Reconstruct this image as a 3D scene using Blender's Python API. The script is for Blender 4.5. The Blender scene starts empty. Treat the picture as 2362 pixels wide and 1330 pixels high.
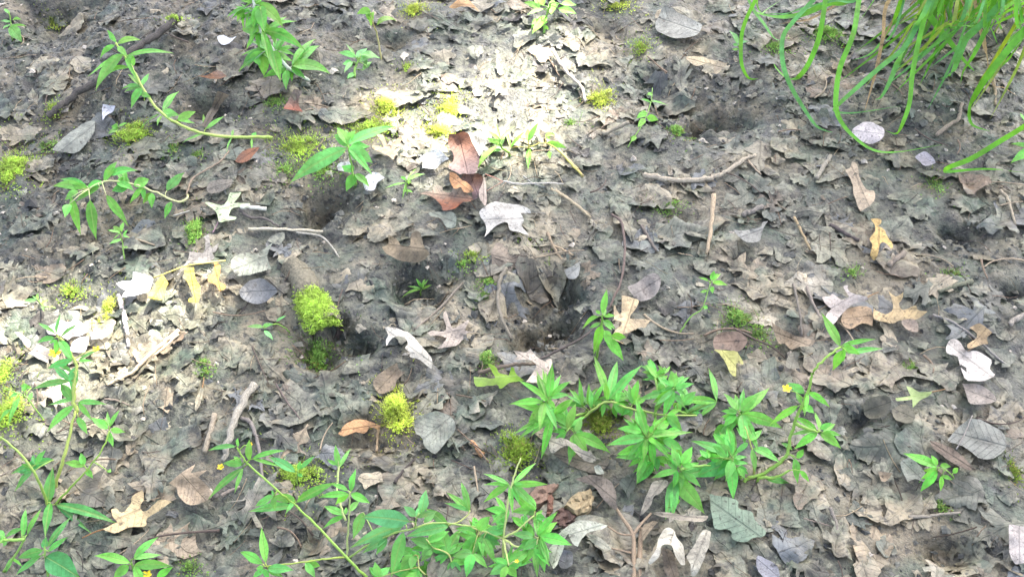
import bpy, math, random
import numpy as np
from mathutils import Vector
from mathutils.geometry import delaunay_2d_cdt

random.seed(7)
RS = np.random.RandomState(11)
SC = bpy.context.scene
COL = SC.collection
R = math.radians

# ------------------------------------------------------------------ camera
W, H = 2362.0, 1330.0
CAM_H, PITCH, HFOV = 1.15, R(48), R(50)
cam_d = bpy.data.cameras.new('camera')
cam_d.sensor_width = 36
cam_d.angle = HFOV
cam_d.clip_start = 0.02
cam_d.clip_end = 500
cam = bpy.data.objects.new('camera', cam_d)
COL.objects.link(cam)
cam.location = (0, 0, CAM_H)
cam.rotation_euler = (math.pi / 2 - PITCH, 0, 0)
SC.camera = cam

# ------------------------------------------------------------------ light
SUN_EL, SUN_AZ = R(50), R(32)            # azimuth measured from +y towards +x
SV = Vector((math.sin(SUN_AZ) * math.cos(SUN_EL), math.cos(SUN_AZ) * math.cos(SUN_EL), math.sin(SUN_EL)))
world = bpy.data.worlds.new('World')
SC.world = world
world.use_nodes = True
wn = world.node_tree
wn.nodes.clear()
sky = wn.nodes.new('ShaderNodeTexSky')
sky.sky_type = 'NISHITA'
sky.sun_disc = False
sky.sun_elevation = SUN_EL
sky.sun_rotation = SUN_AZ
sky.air_density = 0.6
sky.dust_density = 3.0
sky.ozone_density = 0.6
hs = wn.nodes.new('ShaderNodeHueSaturation')
hs.inputs['Saturation'].default_value = 0.66
bg = wn.nodes.new('ShaderNodeBackground')
bg.inputs['Strength'].default_value = 0.13
wo = wn.nodes.new('ShaderNodeOutputWorld')
wn.links.new(sky.outputs[0], hs.inputs['Color'])
wn.links.new(hs.outputs[0], bg.inputs['Color'])
wn.links.new(bg.outputs[0], wo.inputs['Surface'])
sun_d = bpy.data.lights.new('sun', 'SUN')
sun_d.energy = 3.9
sun_d.angle = R(0.53)
sun_d.color = (1.0, 0.93, 0.82)
sun = bpy.data.objects.new('sun', sun_d)
COL.objects.link(sun)
sun.location = SV * 20
sun.rotation_euler = SV.to_track_quat('Z', 'Y').to_euler()

SC.view_settings.view_transform = 'Standard'
SC.view_settings.look = 'None'
SC.view_settings.gamma = 1.0
SC.view_settings.exposure = 2.85
SC.cycles.use_denoising = True
SC.cycles.max_bounces = 8
SC.cycles.transmission_bounces = 6
SC.render.film_transparent = False

# ------------------------------------------------------------------ noise and ground height
def _hash(ix, iy, seed):
    h = (ix.astype(np.int64) * 374761393 + iy.astype(np.int64) * 668265263 + seed * 1442695041) & 0x7fffffff
    h = ((h ^ (h >> 13)) * 1274126177) & 0x7fffffff
    h = (h ^ (h >> 16)) & 0xffff
    return h / 32767.5 - 1.0

def vnoise(x, y, seed=0):
    x = np.asarray(x, float); y = np.asarray(y, float)
    ix = np.floor(x); iy = np.floor(y)
    fx = x - ix; fy = y - iy
    fx = fx * fx * fx * (fx * (fx * 6 - 15) + 10); fy = fy * fy * fy * (fy * (fy * 6 - 15) + 10)
    a = _hash(ix, iy, seed); b = _hash(ix + 1, iy, seed)
    c = _hash(ix, iy + 1, seed); d = _hash(ix + 1, iy + 1, seed)
    return (a * (1 - fx) + b * fx) * (1 - fy) + (c * (1 - fx) + d * fx) * fy

F_PX = (W / 2) / math.tan(HFOV / 2)
SP, CP = math.sin(PITCH), math.cos(PITCH)

def ray(px, py):
    u = (px - W / 2) / F_PX; v = -(py - H / 2) / F_PX
    # forward (0,CP,-SP)  up (0,SP,CP)
    return np.array([u, CP + v * SP, -SP + v * CP])

def flat(px, py, z=0.0):
    d = ray(px, py)
    t = (z - CAM_H) / d[2]
    return np.array([d[0] * t, d[1] * t, z])

def to_px(x, y, z=0.0):
    dx, dy, dz = x, y, z - CAM_H
    depth = dy * CP - dz * SP
    up = dy * SP + dz * CP
    return W / 2 + F_PX * dx / depth, H / 2 - F_PX * up / depth

def px_per_m(p):
    return F_PX / max(0.2, (p[1] * CP - (p[2] - CAM_H) * SP))

# hollows seen in the picture: px, py, rx, ry (pixels), depth (m)
HOLES = [(1290, 690, 40, 34, .055), (1238, 655, 30, 24, .03), (1243, 745, 24, 30, .05), (1325, 745, 28, 22, .03), (1205, 700, 28, 20, .02), (755, 470, 70, 50, .05), (770, 770, 75, 40, .05), (1665, 265, 95, 45, .055),
         (950, 620, 90, 36, .045), (480, 235, 75, 35, .04), (90, 15, 120, 45, .045), (1510, 195, 70, 32, .03),
         (2200, 1265, 75, 35, .03), (2205, 515, 60, 28, .028), (690, 1265, 60, 38, .03), (845, 1012, 70, 26, .026),
         (1300, 700, 110, 80, .018), (1840, 800, 45, 35, .02), (2350, 655, 60, 40, .03), (1990, 150, 60, 20, .02),
         (1230, 1010, 50, 30, .015), (2250, 90, 90, 30, .02), (900, 110, 50, 22, .02), (1430, 60, 30, 25, .02),
         (1990, 1000, 70, 30, .02), (1560, 480, 40, 20, .015)]
HW = []
for (a, b, c, d, e) in HOLES:
    p = flat(a, b); q = flat(a + c, b); s = flat(a, b - d)
    HW.append((p[0], p[1], q[0] - p[0], abs(s[1] - p[1]), e))

def _smooth(x, y):
    x = np.asarray(x, float); y = np.asarray(y, float)
    z = 0.016 * vnoise(x * 2.3 + 3.1, y * 2.3, 1) + 0.010 * vnoise(x * 6 + 9, y * 6, 2) + 0.006 * vnoise(x * 14, y * 14 + 5, 3)
    wx = x + .030 * vnoise(x * 15, y * 15 + 3, 11) + .013 * vnoise(x * 38, y * 38, 12)
    wy = y + .030 * vnoise(x * 15 + 8, y * 15, 13) + .013 * vnoise(x * 38, y * 38 + 6, 14)
    for (cx, cy, rx, ry, dp) in HW:
        r2 = ((wx - cx) / rx) ** 2 + ((wy - cy) / ry) ** 2
        z = z - dp * np.exp(-1.3 * r2)
    return z

def _dirt(x, y):
    """0 where leaf litter covers the mud, 1 where bare mud shows"""
    px, py = to_px(np.asarray(x, float), np.asarray(y, float))
    def blob(cx, cy, rx, ry):
        return np.exp(-(((px - cx) / rx) ** 2 + ((py - cy) / ry) ** 2) ** 1.5)
    d = blob(200, 120, 560, 260) + blob(180, 530, 260, 150) + blob(1300, 720, 170, 120) + blob(1650, 240, 170, 110) \
        + blob(760, 470, 130, 90) + 0.6 * blob(2150, 260, 260, 120) + .8 * blob(2250, 560, 170, 110) \
        + blob(780, 770, 110, 60) + .8 * blob(950, 625, 110, 50) + .7 * blob(1900, 820, 130, 60) + .7 * blob(2210, 1265, 110, 50) + .6 * blob(2100, 1000, 150, 60) + .6 * blob(690, 1265, 90, 50)
    return np.clip(d, 0, 1)

def gz(x, y):
    x = np.asarray(x, float); y = np.asarray(y, float)
    dd = _dirt(x, y)
    a = 0.5 + 1.25 * dd
    n = 0.0026 * vnoise(x * 34, y * 34, 4) + 0.0018 * vnoise(x * 85 + 7, y * 85, 5)
    r = 0.0046 * np.abs(vnoise(x * 30 + 4, y * 30 + 2, 6)) + 0.0046 * np.abs(vnoise(x * 62, y * 62 + 2, 7)) - .003
    return _smooth(x, y) + a * (n + r)

class HeightGrid:
    """bilinear lookup of a ground function, much faster than evaluating its noise each time"""
    X0, Y0, ST, NX, NY = -2.0, .2, .004, 1001, 651
    def __init__(s, f):
        s.f = f
        a, b = np.meshgrid(s.X0 + s.ST * np.arange(s.NX), s.Y0 + s.ST * np.arange(s.NY))
        s.g = f(a, b)
    def __call__(s, x, y):
        if np.ndim(x) == 0:
            u = (x - s.X0) / s.ST; v = (y - s.Y0) / s.ST
            i, j = int(u), int(v)
            if not (0 <= i < s.NX - 1 and 0 <= j < s.NY - 1 and u > 0 and v > 0): return s.f(x, y)
            u -= i; v -= j; g = s.g
            return (g[j, i] * (1 - u) + g[j, i + 1] * u) * (1 - v) + (g[j + 1, i] * (1 - u) + g[j + 1, i + 1] * u) * v
        x = np.asarray(x, float); y = np.asarray(y, float)
        u = np.clip((x - s.X0) / s.ST, 0, s.NX - 1.001); v = np.clip((y - s.Y0) / s.ST, 0, s.NY - 1.001)
        i = u.astype(int); j = v.astype(int); u = u - i; v = v - j; g = s.g
        return (g[j, i] * (1 - u) + g[j, i + 1] * u) * (1 - v) + (g[j + 1, i] * (1 - u) + g[j + 1, i + 1] * u) * v
gz_exact = gz
_gs, _gf, _dd = HeightGrid(_smooth), HeightGrid(gz), HeightGrid(_dirt)
gz_smooth, gz, dirtness = _gs, _gf, _dd

def at(px, py, h=0.0):
    z = 0.0
    for _ in range(7):
        p = flat(px, py, z)
        z = 0.5 * z + 0.5 * (float(gz_smooth(p[0], p[1])) + h)
    p = flat(px, py, z)
    return p

class Tile:
    def __init__(s, x0, y0, k): s.x0, s.y0, s.k = x0, y0, k
    def __call__(s, X, Y): return s.x0 + X / s.k, s.y0 + Y / s.k
K9 = 2.9525
TA, TB, TC = Tile(0, 0, K9), Tile(780, 0, K9), Tile(1562, 0, K9)
TD, TE, TF = Tile(0, 440, K9), Tile(780, 440, K9), Tile(1562, 440, K9)
TG, TH, TI = Tile(0, 880, K9), Tile(780, 880, K9), Tile(1562, 880, K9)
T1, T2, T3 = Tile(1080, 660, 4.724), Tile(1160, 840, 4.724), Tile(1500, 800, 4.218)
T4, T5, T6, T7 = Tile(760, 1015, 4.218), Tile(1060, 1000, 3.192), Tile(0, 700, 4.433), Tile(0, 1000, 4.03)
TQ, TK = Tile(480, 1015, 4.221), Tile(860, 220, 4.724)
TM, TN, TP = Tile(1600, 0, 5.905), Tile(1962, 0, 5.905), Tile(0, 0, 1.0)

def lin(r, g, b, k=1.0):
    def f(c):
        c /= 255.0
        return k * (c / 12.92 if c <= 0.04045 else ((c + 0.055) / 1.055) ** 2.4)
    return (f(r), f(g), f(b))

# ------------------------------------------------------------------ materials
def new_mat(name):
    m = bpy.data.materials.new(name)
    m.use_nodes = True
    nt = m.node_tree
    nt.nodes.clear()
    return m, nt

class N:
    """tiny helper to wire nodes"""
    def __init__(s, nt): s.nt = nt
    def node(s, typ, **kw):
        n = s.nt.nodes.new(typ)
        for k, v in kw.items(): setattr(n, k, v)
        return n
    def put(s, sock, v):
        if hasattr(v, 'is_output'): s.nt.links.new(v, sock)
        else: sock.default_value = v
    def math(s, op, a, b=0.0, c=None, clamp=False):
        n = s.node('ShaderNodeMath', operation=op); n.use_clamp = clamp
        s.put(n.inputs[0], a); s.put(n.inputs[1], b)
        if c is not None: s.put(n.inputs[2], c)
        return n.outputs[0]
    def noise(s, vec, scale, detail=4, rough=0.55):
        n = s.node('ShaderNodeTexNoise')
        n.inputs['Scale'].default_value = scale; n.inputs['Detail'].default_value = detail
        n.inputs['Roughness'].default_value = rough
        s.nt.links.new(vec, n.inputs['Vector'])
        return n.outputs['Fac']
    def ramp(s, v, lo, hi, a=0.0, b=1.0):
        n = s.node('ShaderNodeMapRange'); n.interpolation_type = 'SMOOTHSTEP'
        s.put(n.inputs[0], v)
        for i, q in enumerate((lo, hi, a, b)): n.inputs[i + 1].default_value = q
        return n.outputs[0]
    def mix(s, f, a, b, blend='MIX'):
        n = s.node('ShaderNodeMix', data_type='RGBA', blend_type=blend)
        s.put(n.inputs[0], f)
        s.put(n.inputs[6], a if hasattr(a, 'is_output') else (*a, 1.0))
        s.put(n.inputs[7], b if hasattr(b, 'is_output') else (*b, 1.0))
        return n.outputs[2]
    def scale(s, col, f):
        n = s.node('ShaderNodeVectorMath', operation='SCALE')
        s.nt.links.new(col, n.inputs[0]); s.put(n.inputs['Scale'], f)
        return n.outputs[0]
    def bump(s, h, strength, dist):
        n = s.node('ShaderNodeBump'); n.inputs['Strength'].default_value = strength
        n.inputs['Distance'].default_value = dist
        s.nt.links.new(h, n.inputs['Height'])
        return n.outputs[0]

MUD = lin(96, 90, 80)

def mud_colour(q, v):
    n1 = q.noise(v, 7, 6, .6); n2 = q.noise(v, 42, 6, .65); n3 = q.noise(v, 220, 5, .7); n4 = q.noise(v, 16, 4); n5 = q.noise(v, 105, 4, .6)
    col = q.mix(q.ramp(n2, .36, .64), lin(46, 49, 45), lin(122, 123, 104))
    col = q.mix(q.ramp(n1, .44, .64, 0, .72), col, lin(160, 146, 118))
    col = q.mix(q.ramp(n4, .48, .66, 0, .7), col, lin(84, 102, 84))
    col = q.mix(q.ramp(n3, .52, .70, 0, .6), col, lin(28, 30, 28))
    col = q.mix(q.ramp(n5, .50, .64, 0, .72), col, lin(34, 35, 32))
    col = q.mix(q.ramp(n5, .30, .42, .35, 0), col, lin(166, 160, 138))
    n3 = q.math('ADD', q.math('MULTIPLY', n3, .6), q.math('MULTIPLY', n5, -1.2))
    return col, n2, n3

def leaf_material(name, green=False, mud=True, transl=0.2, rough=0.62):
    m, nt = new_mat(name); q = N(nt)
    tint = q.node('ShaderNodeAttribute', attribute_name='tint').outputs['Color']
    lf = q.node('ShaderNodeAttribute', attribute_name='lf')
    sep = q.node('ShaderNodeSeparateXYZ'); nt.links.new(lf.outputs['Vector'], sep.inputs[0])
    tc = q.node('ShaderNodeTexCoord').outputs['Object']
    info = q.node('ShaderNodeObjectInfo')
    add = q.node('ShaderNodeVectorMath', operation='ADD'); nt.links.new(tc, add.inputs[0])
    rnd = q.math('MULTIPLY', info.outputs['Random'], 37.0)
    nt.links.new(rnd, add.inputs[1])
    vec = add.outputs[0]
    al, ac, mu = sep.outputs
    aac = q.math('ABSOLUTE', ac)
    n1 = q.noise(vec, 30, 5); n2 = q.noise(vec, 170, 4, 0.65); n3 = q.noise(vec, 16, 5, 0.6)
    # veins: midrib and slanting side veins
    mid = q.ramp(aac, 0.006, 0.022, 1, 0)
    sv = q.math('SUBTRACT', al, q.math('MULTIPLY', aac, 0.75))
    sv = q.math('ABSOLUTE', q.math('SINE', q.math('MULTIPLY', sv, 26.0)))
    side = q.math('MULTIPLY', q.ramp(sv, 0.04, 0.22, 1, 0), q.ramp(aac, 0.3, 0.5, 1, 0))
    vein = q.math('MAXIMUM', mid, q.math('MULTIPLY', side, 0.55))
    val = q.math('ADD', q.ramp(n1, 0.3, 0.7, 0.62, 1.22), q.ramp(n2, 0.3, 0.7, -0.16, 0.12))
    col = q.scale(tint, val)
    if green:
        col = q.mix(q.math('MULTIPLY', mid, 0.55), col, (0.30, 0.42, 0.12))
        col = q.mix(q.math('MULTIPLY', side, 0.28), col, (0.03, 0.10, 0.02))
        blot = q.ramp(q.noise(vec, 22, 3), .60, .74)
        col = q.mix(q.math('MULTIPLY', blot, 0.35), col, (0.32, 0.36, 0.07))
        holes = q.ramp(q.noise(vec, 120, 2), .70, .74)
        col = q.mix(q.math('MULTIPLY', holes, 0.7), col, (0.10, 0.07, 0.03))
    else:
        col = q.mix(q.math('MULTIPLY', vein, 0.55), col, q.scale(tint, 0.5))
        spots = q.ramp(q.noise(vec, 75, 3), 0.62, 0.72)
        col = q.mix(q.math('MULTIPLY', spots, 0.45), col, (0.05, 0.042, 0.033))
        specks = q.math('MAXIMUM', q.ramp(q.noise(vec, 380, 2), 0.60, 0.70), q.ramp(q.noise(vec, 150, 3), 0.60, 0.68))
        col = q.mix(q.math('MULTIPLY', specks, 0.55), col, (0.04, 0.035, 0.03))
    if mud:
        wp = q.node('ShaderNodeNewGeometry').outputs['Position']
        w1 = q.noise(wp, 11, 5, .62)
        mk = q.math('ADD', q.math('MULTIPLY', q.math('ADD', n3, w1), .5), q.math('MULTIPLY', q.math('SUBTRACT', mu, 0.5), 0.5))
        mk = q.ramp(mk, 0.40, 0.56)
        mcol, _a, _b = mud_colour(q, wp)
        mcol = q.scale(mcol, 1.05)
        col = q.mix(q.math('MULTIPLY', mk, 0.88), col, mcol)
    pr = q.node('ShaderNodeBsdfPrincipled')
    nt.links.new(col, pr.inputs['Base Color'])
    q.put(pr.inputs['Roughness'], q.ramp(n1, 0.3, 0.7, rough - 0.14, rough + 0.12))
    pr.inputs['Specular IOR Level'].default_value = 0.45
    hgt = q.math('ADD', q.math('MULTIPLY', n2, 0.5), q.math('MULTIPLY', vein, 0.6 if not green else -0.5))
    if not green: hgt = q.math('ADD', hgt, q.math('MULTIPLY', n1, 0.8))
    nt.links.new(q.bump(hgt, 0.7, 0.003 if not green else 0.0012), pr.inputs['Normal'])
    out = q.node('ShaderNodeOutputMaterial')
    tr = q.node('ShaderNodeBsdfTranslucent')
    tcol = q.mix(0.55, col, (0.28, 0.55, 0.04)) if green else col
    nt.links.new(tcol, tr.inputs['Color'])
    mx = q.node('ShaderNodeMixShader'); mx.inputs[0].default_value = transl
    nt.links.new(pr.outputs[0], mx.inputs[1]); nt.links.new(tr.outputs[0], mx.inputs[2])
    nt.links.new(mx.outputs[0], out.inputs['Surface'])
    return m

M_DEAD = leaf_material('dead_leaf', mud=True, transl=0.12, rough=.46)
M_PALE = leaf_material('pale_dry_leaf', mud=False, transl=0.25)
M_GREEN = leaf_material('green_leaf', green=True, mud=False, transl=0.42, rough=0.48)
M_CANOPY = leaf_material('canopy_leaf', green=True, mud=False, transl=0.25, rough=0.5)

def mat_ground():
    m, nt = new_mat('wet_mud'); q = N(nt)
    v = q.node('ShaderNodeTexCoord').outputs['Object']
    col, n2, n3 = mud_colour(q, v)
    dirt = q.node('ShaderNodeAttribute', attribute_name='dirt').outputs['Fac']
    col = q.scale(col, q.ramp(dirt, .15, .85, .62, .5))
    pr = q.node('ShaderNodeBsdfPrincipled')
    nt.links.new(col, pr.inputs['Base Color'])
    q.put(pr.inputs['Roughness'], q.ramp(n2, .3, .7, .26, .62))
    pr.inputs['Specular IOR Level'].default_value = 0.5
    h = q.math('ADD', q.math('MULTIPLY', n2, 1.0), q.math('MULTIPLY', n3, .35))
    nt.links.new(q.bump(h, 1.0, .007), pr.inputs['Normal'])
    out = q.node('ShaderNodeOutputMaterial'); nt.links.new(pr.outputs[0], out.inputs['Surface'])
    return m
M_GROUND = mat_ground()

def mat_tint(name, rough=.7, nscale=60, stretch=None, bump=.5, bd=.002, lo=.55, hi=1.3, transl=0.0):
    m, nt = new_mat(name); q = N(nt)
    tint = q.node('ShaderNodeAttribute', attribute_name='tint').outputs['Color']
    if stretch:
        a = q.node('ShaderNodeAttribute', attribute_name='lf').outputs['Vector']
        mp = q.node('ShaderNodeMapping'); mp.inputs['Scale'].default_value = stretch
        nt.links.new(a, mp.inputs[0]); v = mp.outputs[0]
    else:
        v = q.node('ShaderNodeTexCoord').outputs['Object']
    n1 = q.noise(v, nscale, 5, .6); n2 = q.noise(v, nscale * 4, 3, .6)
    col = q.scale(tint, q.math('ADD', q.ramp(n1, .3, .7, lo, hi), q.ramp(n2, .3, .7, -.15, .15)))
    pr = q.node('ShaderNodeBsdfPrincipled')
    nt.links.new(col, pr.inputs['Base Color']); pr.inputs['Roughness'].default_value = rough
    nt.links.new(q.bump(n1, bump, bd), pr.inputs['Normal'])
    out = q.node('ShaderNodeOutputMaterial')
    if transl:
        tr = q.node('ShaderNodeBsdfTranslucent'); nt.links.new(col, tr.inputs['Color'])
        mx = q.node('ShaderNodeMixShader'); mx.inputs[0].default_value = transl
        nt.links.new(pr.outputs[0], mx.inputs[1]); nt.links.new(tr.outputs[0], mx.inputs[2])
        nt.links.new(mx.outputs[0], out.inputs['Surface'])
    else:
        nt.links.new(pr.outputs[0], out.inputs['Surface'])
    return m
M_WOOD = mat_tint('weathered_bark', .75, 5, stretch=(1.6, 3.2, 1), bump=.8, bd=.002)
M_MOSS = mat_tint('moss', .75, 30, bump=.1, lo=.7, hi=1.3, transl=.4)
M_SOIL = mat_tint('soil_clod', .62, 160, bump=.6, lo=.6, hi=1.3)
M_STEM = mat_tint('green_stem', .5, 8, stretch=(2, 1, 1), bump=.15, lo=.8, hi=1.2, transl=.15)
M_FLOWER = mat_tint('yellow_petal', .5, 60, bump=.1, lo=.85, hi=1.1, transl=.25)

# ------------------------------------------------------------------ object helpers
def mesh_obj(name, V, Fc, mat, parent=None, tint=None, lf=None, origin=None, smooth=True):
    V = np.asarray(V, float)
    org = np.zeros(3) if origin is None else np.asarray(origin, float)
    me = bpy.data.meshes.new(name)
    me.from_pydata((V - org).tolist(), [], Fc)
    n = len(V)
    t = np.ones((n, 4)); 
    if tint is not None:
        tt = np.asarray(tint, float)
        t[:, :3] = tt[..., :3]
    a = me.attributes.new('tint', 'FLOAT_COLOR', 'POINT'); a.data.foreach_set('color', t.ravel())
    if lf is not None:
        a = me.attributes.new('lf', 'FLOAT_VECTOR', 'POINT'); a.data.foreach_set('vector', np.asarray(lf, float).ravel())
    me.materials.append(mat)
    if smooth: me.polygons.foreach_set('use_smooth', [True] * len(me.polygons))
    o = bpy.data.objects.new(name, me)
    COL.objects.link(o)
    if parent is None:
        o.location = org
    else:
        o.parent = parent
        o.location = org - np.array(WORLD[parent.name])
    WORLD[o.name] = tuple(org)
    return o
WORLD = {}

def empty(name, loc):
    o = bpy.data.objects.new(name, None)
    o.empty_display_size = .02
    COL.objects.link(o)
    o.location = loc
    WORLD[o.name] = tuple(float(c) for c in loc)
    return o

def tag(o, label, cat, group=None):
    o['label'] = label; o['category'] = cat
    if group: o['group'] = group
    return o

def catmull(P, n):
    P = [np.asarray(p, float) for p in P]
    if len(P) == 2: P = [P[0], (P[0] + P[1]) / 2, P[1]]
    Q = [2 * P[0] - P[1]] + P + [2 * P[-1] - P[-2]]
    out = []
    for i in range(1, len(Q) - 2):
        for k in range(n):
            t = k / n
            a, b, c, d = Q[i - 1], Q[i], Q[i + 1], Q[i + 2]
            out.append(.5 * ((2 * b) + (c - a) * t + (2 * a - 5 * b + 4 * c - d) * t * t + (3 * b - a - 3 * c + d) * t ** 3))
    out.append(P[-1])
    return np.array(out)

def tube(P, r0, r1, seg=7, jit=0.0, seed=0):
    """tapered tube with closed ends; returns V, F, lf"""
    P = np.asarray(P); n = len(P)
    rs = np.random.RandomState(seed)
    T = np.gradient(P, axis=0); T /= np.linalg.norm(T, axis=1)[:, None] + 1e-9
    ref = np.array([0.13, .2, 1.0])
    V, L = [], []
    acc = 0.0
    for i in range(n):
        if i: acc += np.linalg.norm(P[i] - P[i - 1])
        a = np.cross(T[i], ref); a /= np.linalg.norm(a) + 1e-9
        b = np.cross(a, T[i])
        u = i / (n - 1)
        r = r0 + (r1 - r0) * u
        r *= 1 + jit * rs.uniform(-1, 1)
        for k in range(seg):
            an = 2 * math.pi * k / seg
            rr = r * (1 + jit * .6 * rs.uniform(-1, 1))
            V.append(P[i] + rr * (math.cos(an) * a + math.sin(an) * b)); L.append((acc * 30, k / seg * 2, seed * .37))
    Fc = []
    for i in range(n - 1):
        for k in range(seg):
            k2 = (k + 1) % seg
            Fc.append((i * seg + k, i * seg + k2, (i + 1) * seg + k2, (i + 1) * seg + k))
    Fc.append(tuple(range(seg - 1, -1, -1))); Fc.append(tuple(range((n - 1) * seg, n * seg)))
    return np.array(V), Fc, np.array(L)

def merge(parts):
    V, Fc, L, T = [], [], [], []
    o = 0
    for (v, f, l, t) in parts:
        V.append(v); Fc += [tuple(i + o for i in q) for q in f]; L.append(l)
        T.append(np.broadcast_to(np.asarray(t, float), (len(v), 3))); o += len(v)
    return np.vstack(V), Fc, np.vstack(L), np.vstack(T)

# ------------------------------------------------------------------ ground
def axis(lo, hi, step, far):
    a = list(np.arange(lo, hi + 1e-6, step)); s = step; x = a[-1]
    up = []
    while x < far: s *= 1.35; x += s; up.append(x)
    s = step; x = a[0]; dn = []
    while x > -far: s *= 1.35; x -= s; dn.append(x)
    return np.array(dn[::-1] + a + up)
gx = axis(-1.5, 1.5, .006, 60); gy = axis(.45, 2.25, .006, 60)
GX, GY = np.meshgrid(gx, gy)
GZ = gz_exact(GX, GY)
fade = np.clip((np.maximum(np.abs(GX) - 1.6, np.abs(GY - 1.3) - 1.2)) / 2, 0, 1)
GZ = GZ * (1 - .5 * fade)
nx, ny = len(gx), len(gy)
idx = np.arange(nx * ny).reshape(ny, nx)
gf = np.stack([idx[:-1, :-1], idx[:-1, 1:], idx[1:, 1:], idx[1:, :-1]], -1).reshape(-1, 4)
me = bpy.data.meshes.new('ground')
me.from_pydata(np.stack([GX, GY, GZ], -1).reshape(-1, 3).tolist(), [], gf.tolist())
me.materials.append(M_GROUND)
me.polygons.foreach_set('use_smooth', [True] * len(me.polygons))
da = me.attributes.new('dirt', 'FLOAT', 'POINT'); da.data.foreach_set('value', _dirt(GX, GY).ravel())
ground = bpy.data.objects.new('ground', me); COL.objects.link(ground)
ground['kind'] = 'structure'

# ------------------------------------------------------------------ the tree whose crown shades the place, with gaps where sun comes through
GAPS = [(1150, 265, 195, 85, 1.0), (1140, 230, 340, 150, .35), (260, 800, 320, 170, .25), (1230, 165, 100, 40, .5), (1400, 35, 110, 35, .5), (1010, 280, 80, 50, .85), (1130, 330, 75, 45, .85),
        (900, 280, 60, 45, .5), (250, 800, 160, 100, .78), (140, 770, 110, 60, .9), (330, 660, 130, 60, .55), (920, 950, 45, 40, .5),
        (90, 900, 200, 150, .45), (450, 700, 130, 80, .45), (300, 960, 200, 80, .3),
        (20, 420, 70, 70, .35), (820, 410, 60, 35, .55), (700, 340, 110, 50, .3)]
GW = []
for (a, b, c, d, e) in GAPS:
    p = flat(a, b); q = flat(a + c, b); s = flat(a, b - d)
    GW.append((p[0], p[1], q[0] - p[0], abs(s[1] - p[1]), e))

def build_tree():
    base = np.array([8.4, 14.8, 0.0])
    base[2] = -.05
    t = empty('shade_tree', base)
    tag(t, 'tall broadleaf tree with wide leafy crown shading the litter', 'tree')
    trunk = catmull([base, base + (-.1, -.1, 3.5), base + (-.3, -.6, 7.0), base + (-.9, -1.8, 9.8), base + (-2.0, -3.6, 12.0)], 6)
    V, Fc, L = tube(trunk, .28, .12, 14, .06, 3)
    mesh_obj('trunk', V, Fc, M_WOOD, t, lin(88, 78, 66), L, base)
    rs = np.random.RandomState(5)
    n = 92000
    # crown volume, sheared along the sun's rays over the place
    g = np.stack([rs.uniform(-3.2, 3.2, n), rs.uniform(-1.6, 4.6, n)], 1)
    z = rs.uniform(9.0, 13.0, n)
    keep = np.ones(n, bool)
    wob = 0.05
    gx_ = g[:, 0] + wob * vnoise(g[:, 0] * 9, g[:, 1] * 9, 21); gy_ = g[:, 1] + wob * vnoise(g[:, 0] * 9, g[:, 1] * 9, 22)
    for (cx, cy, rx, ry, pr) in GW:
        r2 = ((gx_ - cx) / (rx + .06)) ** 2 + ((gy_ - cy) / (ry + .06)) ** 2
        keep &= ~(rs.uniform(0, 1, n) < pr * np.clip((1.75 - r2) / 1.1, 0, 1))
    edge = np.maximum(np.abs(g[:, 0]) / 3.2, np.abs(g[:, 1] - 1.5) / 3.1)
    keep &= rs.uniform(0, 1, n) > np.clip((edge - .85) / .2, 0, 1)
    g, z = g[keep], z[keep]; n = len(z)
    tt = z / SV.z
    C = np.stack([g[:, 0] + SV.x * tt, g[:, 1] + SV.y * tt, z], 1)
    d = rs.normal(0, 1, (n, 3)); d[:, 2] = d[:, 2] * .35 - .25; d /= np.linalg.norm(d, axis=1)[:, None]
    up = rs.normal(0, .35, (n, 3)); up[:, 2] += 1
    s = np.cross(d, up); s /= np.linalg.norm(s, axis=1)[:, None]
    ln = rs.uniform(.055, .09, n)[:, None]; wd = ln * rs.uniform(.28, .4, n)[:, None]
    V = np.stack([C - d * ln, C + s * wd - d * ln * .2, C + d * ln, C - s * wd - d * ln * .2], 1).reshape(-1, 3)
    Fc = [(4 * i, 4 * i + 1, 4 * i + 2, 4 * i + 3) for i in range(n)]
    tint = np.repeat(np.array(lin(84, 118, 48))[None] * rs.uniform(.7, 1.3, n)[:, None], 4, 0)
    lf = np.tile(np.array([[0, 0, 0], [.4, .35, 0], [1, 0, 0], [.4, -.35, 0]], float), (n, 1))
    mesh_obj('crown', V, Fc, M_CANOPY, t, tint, lf, base, smooth=False)
    # limbs and twigs that carry the leaves
    centre = C.mean(0)
    for k in range(9):
        e = C[rs.randint(n)]
        s0 = trunk[rs.randint(12, len(trunk))]
        mid = (s0 + e) / 2 + np.array([0, 0, .25])
        # keep the limb out of the larger gaps
        P = catmull([s0, mid, e], 8)
        gp = P - np.outer(P[:, 2] / SV.z, np.array(SV))
        bad = False
        for (cx, cy, rx, ry, pr) in GW:
            if pr > .6 and np.any(((gp[:, 0] - cx) / (rx + .1)) ** 2 + ((gp[:, 1] - cy) / (ry + .1)) ** 2 < 1): bad = True
        if bad: continue
        V, Fc, L = tube(P, .07, .015, 8, .05, 40 + k)
        mesh_obj('limb', V, Fc, M_WOOD, t, lin(88, 78, 66), L, base)
build_tree()

# ------------------------------------------------------------------ flat leaves from outlines
def smooth_outline(P, sub=2, jag=0.0, seed=0):
    P = np.asarray(P, float)
    rs = np.random.RandomState(seed)
    out = []
    n = len(P)
    for i in range(n):
        a, b = P[i], P[(i + 1) % n]
        for k in range(sub):
            q = a + (b - a) * k / sub
            if k: q = q + rs.normal(0, jag, 2) * np.linalg.norm(b - a)
            out.append(q)
    return np.array(out)

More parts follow.
